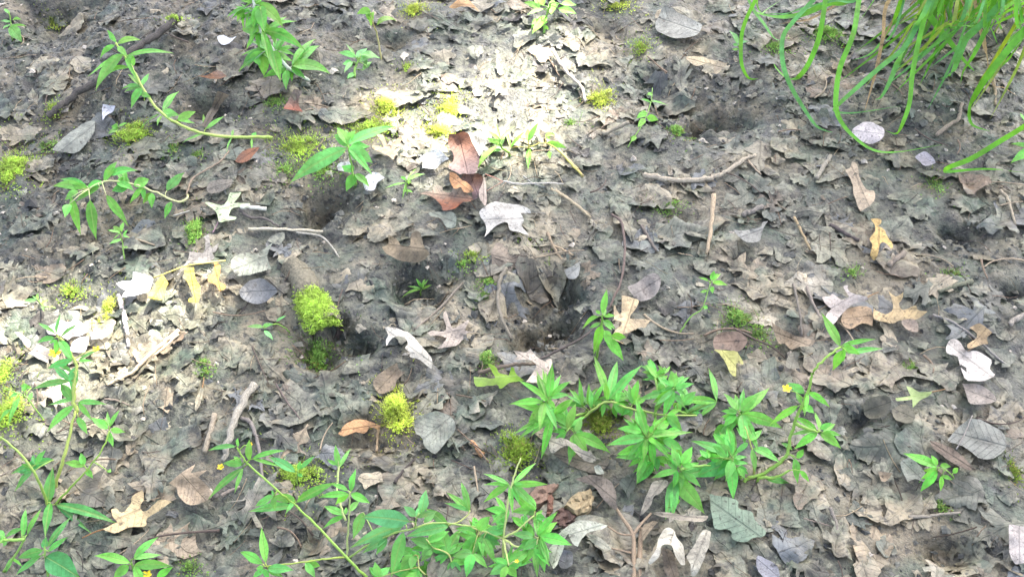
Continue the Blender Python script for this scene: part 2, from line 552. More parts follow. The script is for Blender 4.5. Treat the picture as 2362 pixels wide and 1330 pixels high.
def round_outline(P, sub, jag, seed):
    P = np.asarray(P, float); n = len(P); rs = np.random.RandomState(seed); out = []
    ten = []
    for i in range(n):
        u, w = P[i - 1] - P[i], P[(i + 1) % n] - P[i]
        cs = float(u @ w) / (np.linalg.norm(u) * np.linalg.norm(w) + 1e-9)
        ten.append(.04 if cs > -.1 else .5)
    for i in range(n):
        a, b, c, d = P[i - 1], P[i], P[(i + 1) % n], P[(i + 2) % n]
        for k in range(sub):
            t = k / sub
            q = b + ten[i] * (c - a) * (t - 2 * t * t + t ** 3) + (3 * t * t - 2 * t ** 3) * (c - b) + ten[(i + 1) % n] * (d - b) * (t ** 3 - t * t)
            out.append(q + rs.normal(0, jag, 2) * np.linalg.norm(c - b) * (1 if k else .3))
    return np.array(out)

def fill(out2, spacing, seed=0):
    """triangulate the inside of a 2D outline with interior points"""
    rs = np.random.RandomState(seed)
    mn, mx = out2.min(0), out2.max(0)
    xs = np.arange(mn[0], mx[0], spacing); ys = np.arange(mn[1], mx[1], spacing)
    inner = []
    n = len(out2)
    x1, y1 = out2[:, 0], out2[:, 1]; x2, y2 = np.roll(x1, -1), np.roll(y1, -1)
    for x in xs:
        for y in ys:
            p = np.array([x, y]) + rs.uniform(-.25, .25, 2) * spacing
            c = ((y1 > p[1]) != (y2 > p[1]))
            with np.errstate(divide='ignore', invalid='ignore'):
                xi = (x2 - x1) * (p[1] - y1) / (y2 - y1) + x1
            if np.count_nonzero(c & (p[0] < xi)) % 2 == 1:
                if np.min(np.hypot(x1 - p[0], y1 - p[1])) > spacing * .35:
                    inner.append(p)
    pts = [Vector((float(a), float(b))) for a, b in list(out2) + inner]
    r = delaunay_2d_cdt(pts, [], [list(range(n))], 1, 1e-7)
    return np.array([[v.x, v.y] for v in r[0]]), [tuple(f) for f in r[2]]

def half(P, seed, jit=.03):
    rs = np.random.RandomState(seed)
    P = [np.array(p) for p in P]
    rt = [p + rs.normal(0, jit, 2) * (1 if 0 < i < len(P) - 1 else 0) for i, p in enumerate(P)]
    lt = [p * (-1, 1) + rs.normal(0, jit, 2) * (1 if 0 < i < len(P) - 1 else 0) for i, p in enumerate(P[:-1])]
    return np.array(rt + lt[::-1])
SHAPES = {
 'pin': [(.015, 0), (.03, .15), (.12, .18), (.26, .13), (.22, .22), (.10, .30), (.09, .38), (.2, .43), (.40, .40), (.36, .5), (.42, .57), (.22, .56), (.10, .60), (.1, .66), (.2, .74), (.30, .80), (.18, .82), (.10, .84), (.06, .92), (0, 1)],
 'oak': [(.015, 0), (.05, .12), (.14, .18), (.18, .26), (.10, .32), (.12, .38), (.26, .42), (.30, .5), (.24, .55), (.13, .56), (.15, .64), (.28, .68), (.27, .78), (.15, .78), (.14, .85), (.15, .93), (.06, .99), (0, 1)],
 'ovate': [(.01, 0), (.15, .1), (.26, .25), (.30, .4), (.27, .58), (.19, .75), (.09, .9), (0, 1)],
 'maple': [(.01, 0), (.12, .02), (.2, .1), (.42, .12), (.34, .22), (.36, .32), (.52, .45), (.46, .52), (.34, .54), (.22, .56), (.24, .68), (.30, .78), (.18, .80), (.12, .88), (0, 1)],
 'delta': [(.02, 0), (.25, .03), (.40, .12), (.42, .25), (.36, .38), (.38, .42), (.30, .55), (.30, .6), (.18, .76), (.08, .9), (0, 1)],
}
TEMPL = {}
for nm, P in SHAPES.items():
    TEMPL[nm] = []
    for s in range(7):
        rs = np.random.RandomState(s * 31 + len(P))
        o = smooth_outline(half(P, s * 7 + 1, .03), 2, .09, s)
        for bite in range(rs.randint(0, 4)):   # torn edge
            c = np.array([rs.choice([-1, 1]) * rs.uniform(.18, .42), rs.uniform(.15, .95)]); rb = rs.uniform(.08, .2)
            dd = o - c; rr = np.linalg.norm(dd, axis=1)
            pull = (rr < rb)[:, None]
            o = np.where(pull, o * (.55, 1) + np.array([0, 0]), o)
        o[:, 0] = o[:, 0] * rs.uniform(.8, 1.15) + rs.uniform(-.25, .25) * (o[:, 1] - .5) ** 2
        V2, Fc = fill(o, .10, s)
        TEMPL[nm].append((V2, Fc))
TEMPL['scrap'] = []
for s in range(14):
    rs = np.random.RandomState(90 + s)
    k = rs.randint(7, 11)
    an = np.sort(rs.uniform(0, 2 * math.pi, k)); rad = rs.uniform(.22, .5, k)
    o = smooth_outline(np.stack([np.cos(an) * rad * rs.uniform(.5, 1), np.sin(an) * rad + .5], 1), 2, .07, s)
    TEMPL['scrap'].append(fill(o, .14, s))

EXCL = []          # (px, py, rx, ry) areas kept clear of unsorted leaves
def blocked(px, py, f=1.0):
    return any(((px - a) / (c * f + 1)) ** 2 + ((py - b) / (d * f + 1)) ** 2 < 1 for a, b, c, d in EXCL)

def drape(V2, cx, cy, ang, L, lift, curl, seed, fold=0.0, wav=0.003):
    """place a template (unit leaf) on the ground at (cx,cy) turned by ang"""
    rs = np.random.RandomState(seed)
    V2 = V2 + .07 * np.stack([vnoise(V2[:, 0] * 2.6 + seed, V2[:, 1] * 2.6, 41), vnoise(V2[:, 0] * 2.6, V2[:, 1] * 2.6 + seed, 42)], 1)
    p = (V2 - (0, .5)) * L * np.array([rs.uniform(.75, 1.2), 1])
    ca, sa = math.cos(ang), math.sin(ang)
    x = cx + p[:, 0] * ca - p[:, 1] * sa; y = cy + p[:, 0] * sa + p[:, 1] * ca
    base = gz_smooth(x, y)
    r = (p / L)
    ca2 = rs.uniform(0, 2 * math.pi)
    u = r[:, 0] * math.cos(ca2) + r[:, 1] * math.sin(ca2)
    z = base + lift + curl * L * (np.clip(u, 0, 1) ** 2 * 2.2 + .8 * np.clip(-u - .15, 0, 1) ** 2)
    z = z + fold * L * np.abs(r[:, 0]) + wav * vnoise(x * 45 + seed, y * 45, seed % 50) + wav * .9 * vnoise(x * 110 + seed, y * 110, seed % 37)
    return np.stack([x, y, z], 1)

PALETTE = [(128, 126, 106), (112, 114, 100), (150, 140, 116), (118, 106, 90), (162, 153, 130), (90, 90, 80), (138, 124, 102),
           (108, 110, 108), (94, 102, 90), (172, 158, 132), (78, 74, 68)]

# stuff: the bed of decayed leaf pieces under the countable leaves
def litter_bed():
    rs = np.random.RandomState(3)
    parts = []
    n = 0
    tries = 0
    while n < 6600 and tries < 40000:
        tries += 1
        x, y = rs.uniform(-1.5, 1.5), rs.uniform(.45, 2.3)
        d = float(dirtness(x, y))
        if rs.rand() < d * .78: continue
        if blocked(*to_px(x, y), .75): continue
        kind = rs.choice(['scrap', 'scrap', 'scrap', 'oak', 'ovate', 'delta', 'pin', 'maple'])
        tl = TEMPL[kind]; V2, Fc = tl[rs.randint(len(tl))]
        L = (rs.uniform(.010, .026) if rs.rand() < .4 else rs.uniform(.02, .05)) if kind == 'scrap' else rs.uniform(.035, .07)
        V = drape(V2, x, y, rs.uniform(0, 6.28), L, rs.uniform(-.0025, .0068), rs.uniform(0, .14) * (rs.rand() < .6), rs.randint(9999), wav=.0036)
        c = np.array(lin(*PALETTE[rs.randint(len(PALETTE))])) * rs.uniform(.5, 1.25)
        px, py = to_px(x, y)
        lf = np.stack([V2[:, 1], V2[:, 0], np.full(len(V2), rs.uniform(.25, 1.0))], 1)
        parts.append((V, Fc, lf, c)); n += 1
    V, Fc, L, T = merge(parts)
    o = mesh_obj('leaf_litter', V, Fc, M_DEAD, None, T, L)
    o['kind'] = 'stuff'; o['label'] = 'trampled bed of small decayed grey-brown leaf pieces covering the mud'; o['category'] = 'leaf litter'

def crumbs():
    rs = np.random.RandomState(8)
    oct_v = np.array([(1, 0, 0), (-1, 0, 0), (0, 1, 0), (0, -1, 0), (0, 0, 1), (0, 0, -1), (.6, .6, .5), (-.6, .6, .4), (.6, -.6, .4), (-.6, -.6, .5)], float)
    import itertools
    of = [(0, 6, 4), (6, 2, 4), (2, 7, 4), (7, 1, 4), (1, 9, 4), (9, 3, 4), (3, 8, 4), (8, 0, 4), (0, 5, 6), (6, 5, 2), (2, 5, 7), (7, 5, 1), (1, 5, 9), (9, 5, 3), (3, 5, 8), (8, 5, 0)]
    parts = []
    n = 0
    while n < 13000:
        x, y = rs.uniform(-1.5, 1.5), rs.uniform(.45, 2.3)
        d = float(dirtness(x, y))
        if rs.rand() > .18 + .82 * d: continue
        r = rs.uniform(.0014, .0040) * (2.1 if rs.rand() < .12 else 1) * (1.6 if d > .6 and rs.rand() < .03 else 1)
        v = oct_v * rs.uniform(.45, 1.35, (10, 1)) * r * np.array([rs.uniform(.8, 1.5), rs.uniform(.8, 1.3), .7])
        an = rs.uniform(0, 6.28); ca, sa = math.cos(an), math.sin(an)
        v = np.stack([v[:, 0] * ca - v[:, 1] * sa, v[:, 0] * sa + v[:, 1] * ca, v[:, 2]], 1)
        z = float(gz(x, y))
        c = np.array(lin(*[(74, 75, 68), (92, 92, 82), (58, 59, 54), (46, 46, 43), (104, 100, 86)][rs.randint(5)]))
        if rs.rand() < .05: c = np.array(lin(176, 166, 150))
        parts.append((v + (x, y, z + r * .05), of, np.zeros((10, 3)), c)); n += 1
    V, Fc, L, T = merge(parts)
    o = mesh_obj('soil_crumbs', V, Fc, M_SOIL, None, T, L, smooth=False)
    o['kind'] = 'stuff'; o['label'] = 'dark crumbs of wet soil and grit strewn over bare mud'; o['category'] = 'soil'
    parts = []
    for i in range(2400):
        x, y = rs.uniform(-1.5, 1.5), rs.uniform(.45, 2.3)
        an = rs.uniform(0, 6.28); L_ = rs.uniform(.012, .05)
        bend = rs.uniform(-.4, .4)
        P = []
        for k in range(4):
            u = k / 3 - .5
            xx = x + math.cos(an + bend * u) * L_ * u; yy = y + math.sin(an + bend * u) * L_ * u
            P.append((xx, yy, float(gz_smooth(xx, yy)) + .006 + .004 * rs.rand()))
        r = rs.uniform(.0003, .0010)
        v, f, l = tube(P, r, r * .6, 3, 0, i)
        c = np.array(lin(*[(120, 96, 76), (90, 74, 62), (170, 152, 122), (70, 58, 52), (140, 120, 96)][rs.randint(5)]))
        parts.append((v, f, l, c))
    V, Fc, L, T = merge(parts)
    o = mesh_obj('fine_debris', V, Fc, M_WOOD, None, T, L)
    o['kind'] = 'stuff'; o['label'] = 'scattered hair-thin rootlets and stalk fragments over the litter'; o['category'] = 'debris'

# countable weathered leaves, look-alikes told apart only by place
KINDS = {
 'pin': ('decayed_oak_leaf', 'oak leaf with pointed lobes'), 'oak': ('decayed_oak_leaf', 'oak leaf with rounded lobes'),
 'ovate': ('decayed_leaf', 'oval unlobed leaf'), 'maple': ('decayed_maple_leaf', 'maple-like leaf'), 'delta': ('decayed_leaf', 'broad triangular leaf'),
}
TONES = [('dull olive-grey', [(122, 120, 100), (112, 114, 98), (104, 106, 92)]), ('weathered tan-brown', [(146, 130, 106), (138, 118, 98), (156, 140, 114)]),
         ('dark wet brown', [(90, 84, 72), (82, 78, 68), (98, 90, 76)]), ('pale bleached grey', [(164, 156, 138), (172, 160, 142), (158, 152, 140)]),
         ('slate-grey', [(116, 116, 114), (106, 109, 108)])]
def scatter_leaves(count=225):
    rs = np.random.RandomState(17)
    n = 0
    pts = []
    tries = 0
    while n < count and tries < 9000:
        tries += 1
        px, py = rs.uniform(-40, W + 40), rs.uniform(-30, H + 40)
        p = at(px, py)
        d = float(dirtness(p[0], p[1]))
        if rs.rand() < d * .85: continue
        if blocked(px, py, 1.25): continue
        if any((px - a) ** 2 + (py - b) ** 2 < 26 ** 2 for a, b in pts): continue
        pts.append((px, py))
        kind = rs.choice(['pin', 'oak', 'ovate', 'delta', 'maple'], p=[.22, .28, .16, .18, .16])
        tl = TEMPL[kind]; V2, Fc = tl[rs.randint(len(tl))]
        L = rs.uniform(.04, .098)
        if kind == 'ovate': L *= .8
        seed = rs.randint(9999)
        curl = rs.choice([.0, .03, .07, .13, .2], p=[.15, .27, .26, .2, .12])
        V = drape(V2, p[0], p[1], rs.uniform(0, 6.28), L, rs.uniform(.0005, .0085), curl, seed,
                  fold=rs.choice([0, .06, .14], p=[.6, .25, .15]), wav=.0045)
        tone, cols = TONES[rs.choice(5, p=[.38, .24, .14, .15, .09])]
        c = np.array(lin(*cols[rs.randint(len(cols))])) * rs.uniform(.9, 1.1)
        lf = np.stack([V2[:, 1], V2[:, 0], np.full(len(V2), rs.uniform(.35, .95))], 1)
        nm, what = KINDS[kind]
        state = 'with an edge curled up off the litter' if curl > .1 else 'pressed flat into the litter'
        lab = '%s %s %s' % (tone, what, state)
        org = V[np.argmin(V2[:, 1])].copy()
        o = mesh_obj(nm, V, Fc, M_DEAD, None, c, lf, org)
        tag(o, lab, 'leaf', '%s %s, %s' % (tone, what.replace('leaf', 'leaves'), 'curled' if curl > .1 else 'flat'))
        n += 1

# ------------------------------------------------------------------ leaves traced one by one
def hero(tile, pts, rgb, name='dead_leaf', label='', cat='leaf', lift=.0125, curl=.012, crown=0.0, stalk=None, rgb2=None, mat=None,
         parent=None, part=None, stalk_rgb=None, hts=None, mud=0.15, k=.82, tip=None):
    """outline in picture coordinates laid on the ground; edges curl by noise; crown > 0 arches the middle up"""
    P = [tile(*p) for p in pts]
    seed = int(P[0][0] * 3 + P[0][1] * 7) % 9973
    P = np.array(P)
    o2 = round_outline(P, 3, .022, seed)
    c = o2.mean(0)
    rad = np.sqrt(((o2 - c) ** 2).sum(1)).max()
    V2, Fc = fill(o2, max(5.0, rad * .2), seed)
    # long axis for veins
    d = V2 - V2.mean(0); w, vec = np.linalg.eigh(d.T @ d); ax = vec[:, 1]
    u = d @ ax; v = d @ np.array([-ax[1], ax[0]]); L = u.max() - u.min()
    lf = np.stack([(u - u.min()) / L, v / L, np.full(len(V2), mud)], 1)
    r = np.sqrt((d ** 2).sum(1)) / rad
    V = []
    for i, (px, py) in enumerate(V2):
        h = lift + curl * (r[i] ** 2) * (0.55 + 0.9 * float(vnoise(px * .018 + seed, py * .018, seed % 40))) + crown * max(0, 1 - r[i] ** 2)
        h += .0028 * float(vnoise(px * .05, py * .05, seed % 31)) + .0035 * float(vnoise(px * .022, py * .022, seed % 17))
        if hts is not None:   # lift one end: (ux,uy,amount)
            h += hts[2] * max(0.0, (d[i, 0] * hts[0] + d[i, 1] * hts[1]) / rad)
        V.append(at(px, py, max(.002, h)))
    V = np.array(V)
    if rgb[0] > rgb[1] and rgb[2] > rgb[1] - 20 and sum(rgb) < 560:      # dull the mauve cast
        rgb = (rgb[0] - 4, rgb[1] + 5, min(rgb[2], rgb[1] - 4))
    g_ = sum(rgb) / 3; rgb = tuple(c_ * .86 + g_ * .14 for c_ in rgb)
    col = np.array(lin(*rgb, k))
    T = np.tile(col, (len(V), 1))
    if rgb2 is not None:
        b = np.array(lin(*rgb2, k)); f = np.clip(.5 + (V2[:, 1] - V2[:, 1].mean()) / (np.ptp(V2[:, 1]) + 1) * 1.6, 0, 1)[:, None]
        T = T * (1 - f) + b * f
    org = V.mean(0); org = np.array([org[0], org[1], V[:, 2].min()])
    m = mat or M_PALE
    if parent is not None:
        return mesh_obj(part or 'leaf_blade', V, Fc, m, parent, T, lf, org)
    if stalk:
        root = empty(name, org)
        mesh_obj('leaf_blade', V, Fc, m, root, T, lf, org)
        S = [at(*tile(*p), max(.003, lift * .7)) for p in stalk]
        v, f, l = tube(catmull(S, 5), .0011, .0008, 6, .05, seed)
        mesh_obj('leaf_stalk', v, f, M_WOOD, root, lin(*(stalk_rgb or (150, 118, 82))), l, S[0])
    else:
        root = mesh_obj(name, V, Fc, m, None, T, lf, org)
    return tag(root, label, cat)

HL = [
 (TE, [(970,130),(1070,72),(1230,95),(1305,130),(1310,155),(1240,150),(1265,200),(1250,240),(1300,300),(1230,280),(1170,265),(1150,215),(1090,230),(1040,270),(995,315),(1010,270),(1000,220),(965,165)], (212,206,192), dict(label='large pale grey toothed leaf with torn edge below the brown leaf cluster', curl=.012)),
 (TK, [(500,690),(545,655),(600,620),(705,580),(760,620),(830,690),(750,735),(700,790),(660,800),(540,790),(545,740),(525,710)], (226,228,224), dict(label='pale silvery leaf tipped against the wet brown leaves', hts=(.6,-.3,.02), curl=.01)),
 (TK, [(830,430),(900,420),(985,395),(1050,430),(1080,520),(1120,590),(1160,660),(1150,760),(1110,850),(1000,850),(940,855),(830,790),(830,760),(880,700),(870,620),(830,560)], (142,92,66), dict(rgb2=(146,122,116), label='wet reddish-brown leaf with mauve sheen at the edge of the sunny patch', curl=.014)),
 (TK, [(1050,430),(1130,390),(1250,400),(1240,500),(1190,620),(1160,660),(1130,600),(1090,520)], (238,232,218), dict(label='bright cream folded leaf standing beside the reddish-brown leaf in sun', hts=(.4,-.6,.02))),
 (TK, [(840,835),(900,850),(960,910),(1040,960),(1105,1040),(1050,1060),(990,1050),(960,1000),(900,1020),(850,960),(835,890)], (222,158,100), dict(label='orange-tan curled leaf lying across the wet brown leaves', lift=.02, crown=.006)),
 (TK, [(510,1070),(560,1050),(640,1040),(670,980),(760,990),(760,1035),(840,1060),(880,1020),(945,995),(1000,1050),(1085,1120),(1070,1150),(970,1170),(900,1230),(770,1255),(740,1190),(650,1110),(560,1080)], (172,152,134), dict(rgb2=(140,76,40), label='rust-brown leaf with pale pointed lobe at the bottom of the brown cluster', lift=.014, curl=.016)),
 (TK, [(1000,850),(1150,850),(1200,900),(1200,960),(1160,1010),(1160,1100),(1090,1140),(1080,1060),(1100,1030),(1020,950),(960,900)], (140,90,74), dict(rgb2=(120,98,102), label='dark mauve-brown leaf tucked under the orange-tan leaf', lift=.009)),
 (TK, [(1210,860),(1235,1000),(1235,1180),(1210,1195),(1160,1110),(1160,1030),(1195,950)], (206,184,164), dict(label='narrow beige curled leaf on edge right of the brown leaves', crown=.012, lift=.012)),
 (TK, [(45,430),(110,430),(150,540),(210,520),(290,450),(320,460),(290,530),(230,590),(300,570),(250,650),(225,700),(130,640),(0,580),(0,540),(60,550),(120,570),(90,500)], (202,176,138), dict(label='tan forked oak leaf lying below the yellow-green moss by the sunny patch', curl=.02)),
 (TD, [(1395,85),(1420,75),(1510,100),(1545,70),(1570,10),(1630,5),(1640,20),(1590,85),(1700,85),(1690,105),(1590,115),(1565,150),(1555,170),(1610,180),(1600,195),(1540,205),(1490,210),(1475,150),(1440,115)], (214,232,176), dict(label='pale green fallen oak leaf with long lobes and purple stalk', stalk=[(1490,205),(1475,235),(1448,285)], stalk_rgb=(150,120,130), curl=.012, lift=.012)),
 (TD, [(790,630),(830,615),(900,605),(905,550),(1000,575),(1045,600),(1030,640),(1015,680),(960,700),(830,725),(840,700),(860,680),(820,660)], (236,234,236), dict(label='white crumpled leaf at the end of the yellow leaf spray', curl=.015, crown=.006)),
 (TD, [(1290,415),(1350,420),(1390,415),(1400,330),(1380,320),(1420,295),(1440,390),(1490,355),(1470,410),(1445,420),(1460,460),(1410,490),(1330,490),(1280,500),(1200,580),(1230,530),(1280,470)], (172,156,158), dict(label='pinkish-grey pointed oak leaf behind the yellow leaf spray', curl=.016)),
 (T6, [(470,240),(560,200),(610,170),(720,190),(760,125),(830,190),(895,230),(890,290),(810,330),(740,340),(690,370),(620,330),(500,310)], (240,226,222), dict(label='large white lobed leaf behind the tall yellow-flowered plant', curl=.012)),
 (T6, [(720,460),(740,400),(820,340),(900,335),(905,380),(870,490),(800,500),(740,490)], (238,234,236), dict(label='white oval leaf just below the large white lobed leaf', curl=.012)),
 (T6, [(920,290),(1060,270),(1100,240),(1160,260),(1100,320),(1060,345),(940,365)], (240,236,236), dict(label='white narrow leaf beside the knotty pale twig', curl=.012)),
 (T6, [(150,290),(190,290),(300,370),(310,430),(280,440),(200,350)], (206,200,190), dict(label='pale rolled leaf left of the white leaves', crown=.01)),
 (T6, [(370,405),(440,430),(500,480),(500,610),(430,580),(310,520),(290,500),(350,460)], (166,150,146), dict(label='mauve-brown leaf below the pale rolled leaf', curl=.014)),
 (TE, [(315,930),(350,925),(430,945),(490,970),(530,1010),(600,1090),(640,1150),(635,1215),(560,1150),(490,1130),(490,1100),(455,1070),(475,1040),(455,1000),(400,990),(360,1010),(330,1055),(325,1020),(340,980)], (234,224,202), dict(label='cream hook-shaped curled oak leaf standing up from the mud', lift=.016, crown=.018, curl=.004)),
 (TE, [(610,965),(640,950),(720,955),(735,920),(715,840),(735,815),(770,920),(800,930),(880,880),(890,890),(860,950),(945,960),(860,975),(850,1010),(810,1050),(770,1060),(670,1075),(720,1030),(740,1000),(690,985),(630,985)], (198,172,158), dict(label='pinkish-tan star-shaped oak leaf beside the cream hooked leaf', curl=.02, lift=.01)),
 (T1, [(490,700),(560,710),(630,720),(680,680),(720,740),(800,800),(850,820),(850,800),(900,790),(915,830),(900,900),(860,960),(780,1040),(720,1050),(630,1040),(700,950),(740,880),(730,840),(670,800),(560,800),(500,800),(540,760)], (234,212,186), dict(label='cream and tan oak leaf bent over a stick above the green oak leaf', lift=.026, curl=.012, crown=.006)),
 (T1, [(60,980),(130,990),(270,1000),(290,980),(215,850),(240,840),(310,890),(330,940),(440,970),(470,880),(500,890),(520,950),(590,1010),(620,1020),(500,1040),(430,1060),(350,1115),(310,1070),(150,1090),(80,1080)], (140,186,44), dict(label='bright yellow-green pointed oak leaf lying on the litter', mat=M_GREEN, lift=.02, curl=.01)),
 (T1, [(1670,100),(1740,110),(1800,130),(1855,155),(1840,220),(1780,300),(1760,350),(1990,370),(1960,400),(1930,450),(1870,450),(1750,500),(1620,540),(1600,570),(1720,640),(1640,600),(1570,560),(1590,500),(1680,400),(1640,370),(1590,350),(1590,200),(1640,290),(1670,280)], (218,190,142), dict(label='golden-tan oak leaf with wide lobes behind the upright green shoot', lift=.022, curl=.016)),
 (TF, [(985,725),(1040,715),(1060,700),(1120,740),(1170,720),(1130,650),(1160,640),(1180,690),(1290,720),(1290,745),(1200,770),(1130,830),(1090,880),(1060,910),(1010,860),(1050,800),(1020,780)], (214,198,184), dict(label='pale beige pointed oak leaf with stalk beside two slender sticks', stalk=[(1280,735),(1320,710),(1370,690)], curl=.014)),
 (TF, [(1440,680),(1490,720),(1540,690),(1530,740),(1510,770),(1540,810),(1620,780),(1640,810),(1705,820),(1660,860),(1600,880),(1520,880),(1470,900),(1400,890),(1340,870),(1340,800),(1420,840),(1470,800),(1460,740)], (206,176,122), dict(label='yellowish-tan curled oak leaf next to the pale beige oak leaf', curl=.022)),
 (TF, [(1130,830),(1200,790),(1320,800),(1330,920),(1260,900),(1180,940),(1120,900)], (196,162,120), dict(label='tan broken leaf piece under the beige oak leaf', curl=.01)),
 (TF, [(1530,880),(1600,870),(1640,900),(1640,960),(1580,950),(1535,910)], (196,164,146), dict(label='small pinkish round leaf below the yellowish-tan oak leaf', curl=.008)),
 (TF, [(1315,190),(1380,190),(1390,215),(1370,240),(1410,265),(1430,310),(1470,370),(1460,395),(1410,350),(1380,365),(1365,440),(1340,475),(1315,440),(1330,370),(1310,325),(1345,280),(1345,230)], (222,182,104), dict(label='golden twisted narrow leaf standing on dark litter', lift=.014, crown=.012, curl=.012)),
 (TF, [(1990,930),(2060,900),(2130,950),(2140,970),(2110,1000),(2120,1040),(2060,1050),(1990,1075),(1975,1045),(2030,1010),(2040,970)], (202,170,122), dict(label='tan hooked oak leaf above the white maple-like leaf', curl=.016)),
 (TF, [(1830,1080),(1860,1010),(1920,1020),(1970,1090),(2040,1090),(2140,1150),(2130,1210),(2165,1250),(2100,1290),(1980,1290),(1940,1230),(1910,1130),(1850,1110)], (214,204,192), dict(label='large off-white maple-like leaf on dark litter', curl=.022)),
 (TI, [(1940,10),(2060,20),(2150,80),(2175,130),(2100,150),(2000,150),(1970,90)], (178,156,146), dict(label='pinkish-brown squarish leaf below the off-white maple-like leaf', curl=.012)),
 (TF, [(380,265),(450,270),(560,250),(580,215),(620,205),(590,250),(570,310),(560,340),(490,350),(440,330)], (150,140,142), dict(label='light grey winged oak leaf right of the upright tan stick', curl=.018)),
 (TF, [(640,890),(700,930),(770,970),(860,1000),(940,1020),(910,1055),(830,1060),(780,1080),(730,1040),(690,1040),(660,960)], (164,144,116), dict(label='tan leaf propped up with dark hollow beneath beside feathery moss', lift=.012, curl=.03)),
 (TF, [(740,1190),(760,1120),(800,1090),(830,1110),(820,1160),(835,1205),(780,1210)], (150,136,120), dict(label='small brown leaf tip below the propped tan leaf', curl=.012)),
 (TF, [(245,1020),(290,970),(400,955),(475,1000),(465,1050),(420,1090),(330,1080),(260,1080)], (158,122,106), dict(label='reddish-brown rounded leaf next to feathery green moss', curl=.012)),
 (TF, [(250,1080),(330,1085),(410,1095),(450,1180),(405,1170),(400,1260),(370,1250),(330,1170),(290,1110)], (204,200,108), dict(label='pale yellow-green leaf hanging under the reddish-brown rounded leaf', lift=.014, curl=.012)),
 (TC, [(1190,1100),(1225,1120),(1240,1200),(1290,1290),(1340,1300),(1340,1370),(1250,1440),(1215,1360),(1180,1220),(1145,1155),(1180,1140)], (192,170,140), dict(label='tan narrow leaf with flared end below the sedge', curl=.016)),
 (TC, [(1190,900),(1220,860),(1290,830),(1360,850),(1410,880),(1400,940),(1330,980),(1250,960)], (232,218,214), dict(label='white rounded ribbed leaf under the arching sedge blades', crown=.01, lift=.012, curl=.004)),
 (TC, [(1620,1070),(1680,1030),(1740,1070),(1760,1110),(1690,1130),(1640,1090)], (192,184,190), dict(label='small lilac-grey leaf below the sedge blade tip', curl=.008)),
 (TI, [(1490,110),(1590,95),(1560,30),(1600,40),(1650,70),(1735,65),(1720,90),(1650,130),(1605,175),(1600,120),(1500,130)], (204,226,138), dict(label='light lime-green pointed oak leaf with thin stalk', mat=M_GREEN, stalk=[(1730,70),(1780,60),(1825,50)], lift=.016, curl=.01)),
 (TI, [(220,760),(400,800),(420,860),(500,880),(530,940),(600,1010),(590,1050),(520,1060),(460,1090),(380,1070),(360,1010),(260,1000),(240,920)], (132,154,126), dict(label='dusty blue-green lobed oak leaf below the leafy green plants', lift=.012, curl=.012)),
 (TG, [(700,1000),(800,955),(770,920),(755,870),(790,860),(830,890),(890,830),(900,780),(970,735),(980,780),(955,860),(990,880),(1040,840),(1090,800),(1170,815),(1080,880),(1000,930),(990,980),(880,990),(780,1030)], (220,192,138), dict(label='golden-tan oak leaf with long brown stalk on mud', stalk=[(720,1000),(650,1020),(560,1062)], stalk_rgb=(150,110,70), lift=.014, curl=.02)),
 (TG, [(1325,180),(1340,100),(1372,40),(1385,60),(1360,160),(1335,200)], (240,222,180), dict(label='cream winged seed lying on the muddy leaves', name='winged_seed', cat='seed', stalk=[(1375,50),(1384,10),(1388,-30)], lift=.006)),
 (TH, [(530,240),(600,220),(680,200),(780,250),(800,320),(750,390),(660,490),(590,440),(570,380),(520,330)], (152,146,132), dict(label='large grey rounded mud-caked leaf right of the tall moss tuft', curl=.012, mud=.4, mat=M_DEAD)),
 (TH, [(0,350),(60,280),(140,255),(220,270),(290,300),(280,330),(220,310),(180,350),(120,340),(40,370)], (222,164,106), dict(label='orange-tan curled leaf tucked beside the tall moss tuft', crown=.016, lift=.012)),
 (TB, [(755,50),(830,-10),(900,10),(960,80),(900,50),(840,45),(790,60)], (214,162,100), dict(label='orange-edged pale arched leaf behind the litter at the moss strip', crown=.02)),
 (TB, [(2160,190),(2200,70),(2240,40),(2360,110),(2480,170),(2440,240),(2330,260),(2230,240)], (176,166,158), dict(label='large pale brownish-grey leaf left of the sedge', curl=.014)),
 (TC, [(60,385),(150,385),(240,410),(345,430),(280,500),(250,500),(245,440),(200,430),(130,450),(70,410)], (206,184,146), dict(label='beige long-lobed leaf beneath the pale brownish-grey leaf', curl=.014)),
 (TA, [(355,1020),(480,900),(590,830),(645,825),(640,900),(560,1010),(500,1045),(420,1035)], (158,152,142), dict(label='flat grey slab-like leaf on bare mud left of the small moss hummock', curl=.004, lift=.012)),
 (TA, [(1480,250),(1520,240),(1560,260),(1610,250),(1560,295),(1510,305),(1485,275)], (236,238,236), dict(label='small white leaf scrap on mud left of the white-stemmed plant', curl=.008)),
 (TA, [(700,710),(785,720),(770,760),(720,790),(700,820),(695,760)], (226,226,236), dict(label='small white leaf scrap below the dark branch', curl=.008)),
 (TA, [(1930,740),(1960,690),(2000,610),(2060,620),(2030,700),(2065,760),(2010,755)], (172,146,136), dict(rgb2=(162,96,74), label='red-brown torn leaf beside a moss patch under the white-stemmed plant', curl=.014)),
 (TA, [(1370,850),(1440,730),(1480,620),(1560,650),(1500,720),(1440,830),(1400,870)], (106,84,68), dict(label='dark brown curled leaf standing in a hollow of the mud', lift=.015, crown=.01)),
 (TA, [(1600,1100),(1650,1030),(1770,1000),(1700,1090),(1640,1110)], (142,90,60), dict(label='rusty brown rolled leaf by the tip of the trailing plant', crown=.01)),
 (TA, [(1410,1270),(1450,1230),(1580,1220),(1570,1270),(1490,1310),(1420,1310)], (150,132,120), dict(label='small grey-brown leaf below the rusty rolled leaf', curl=.01)),
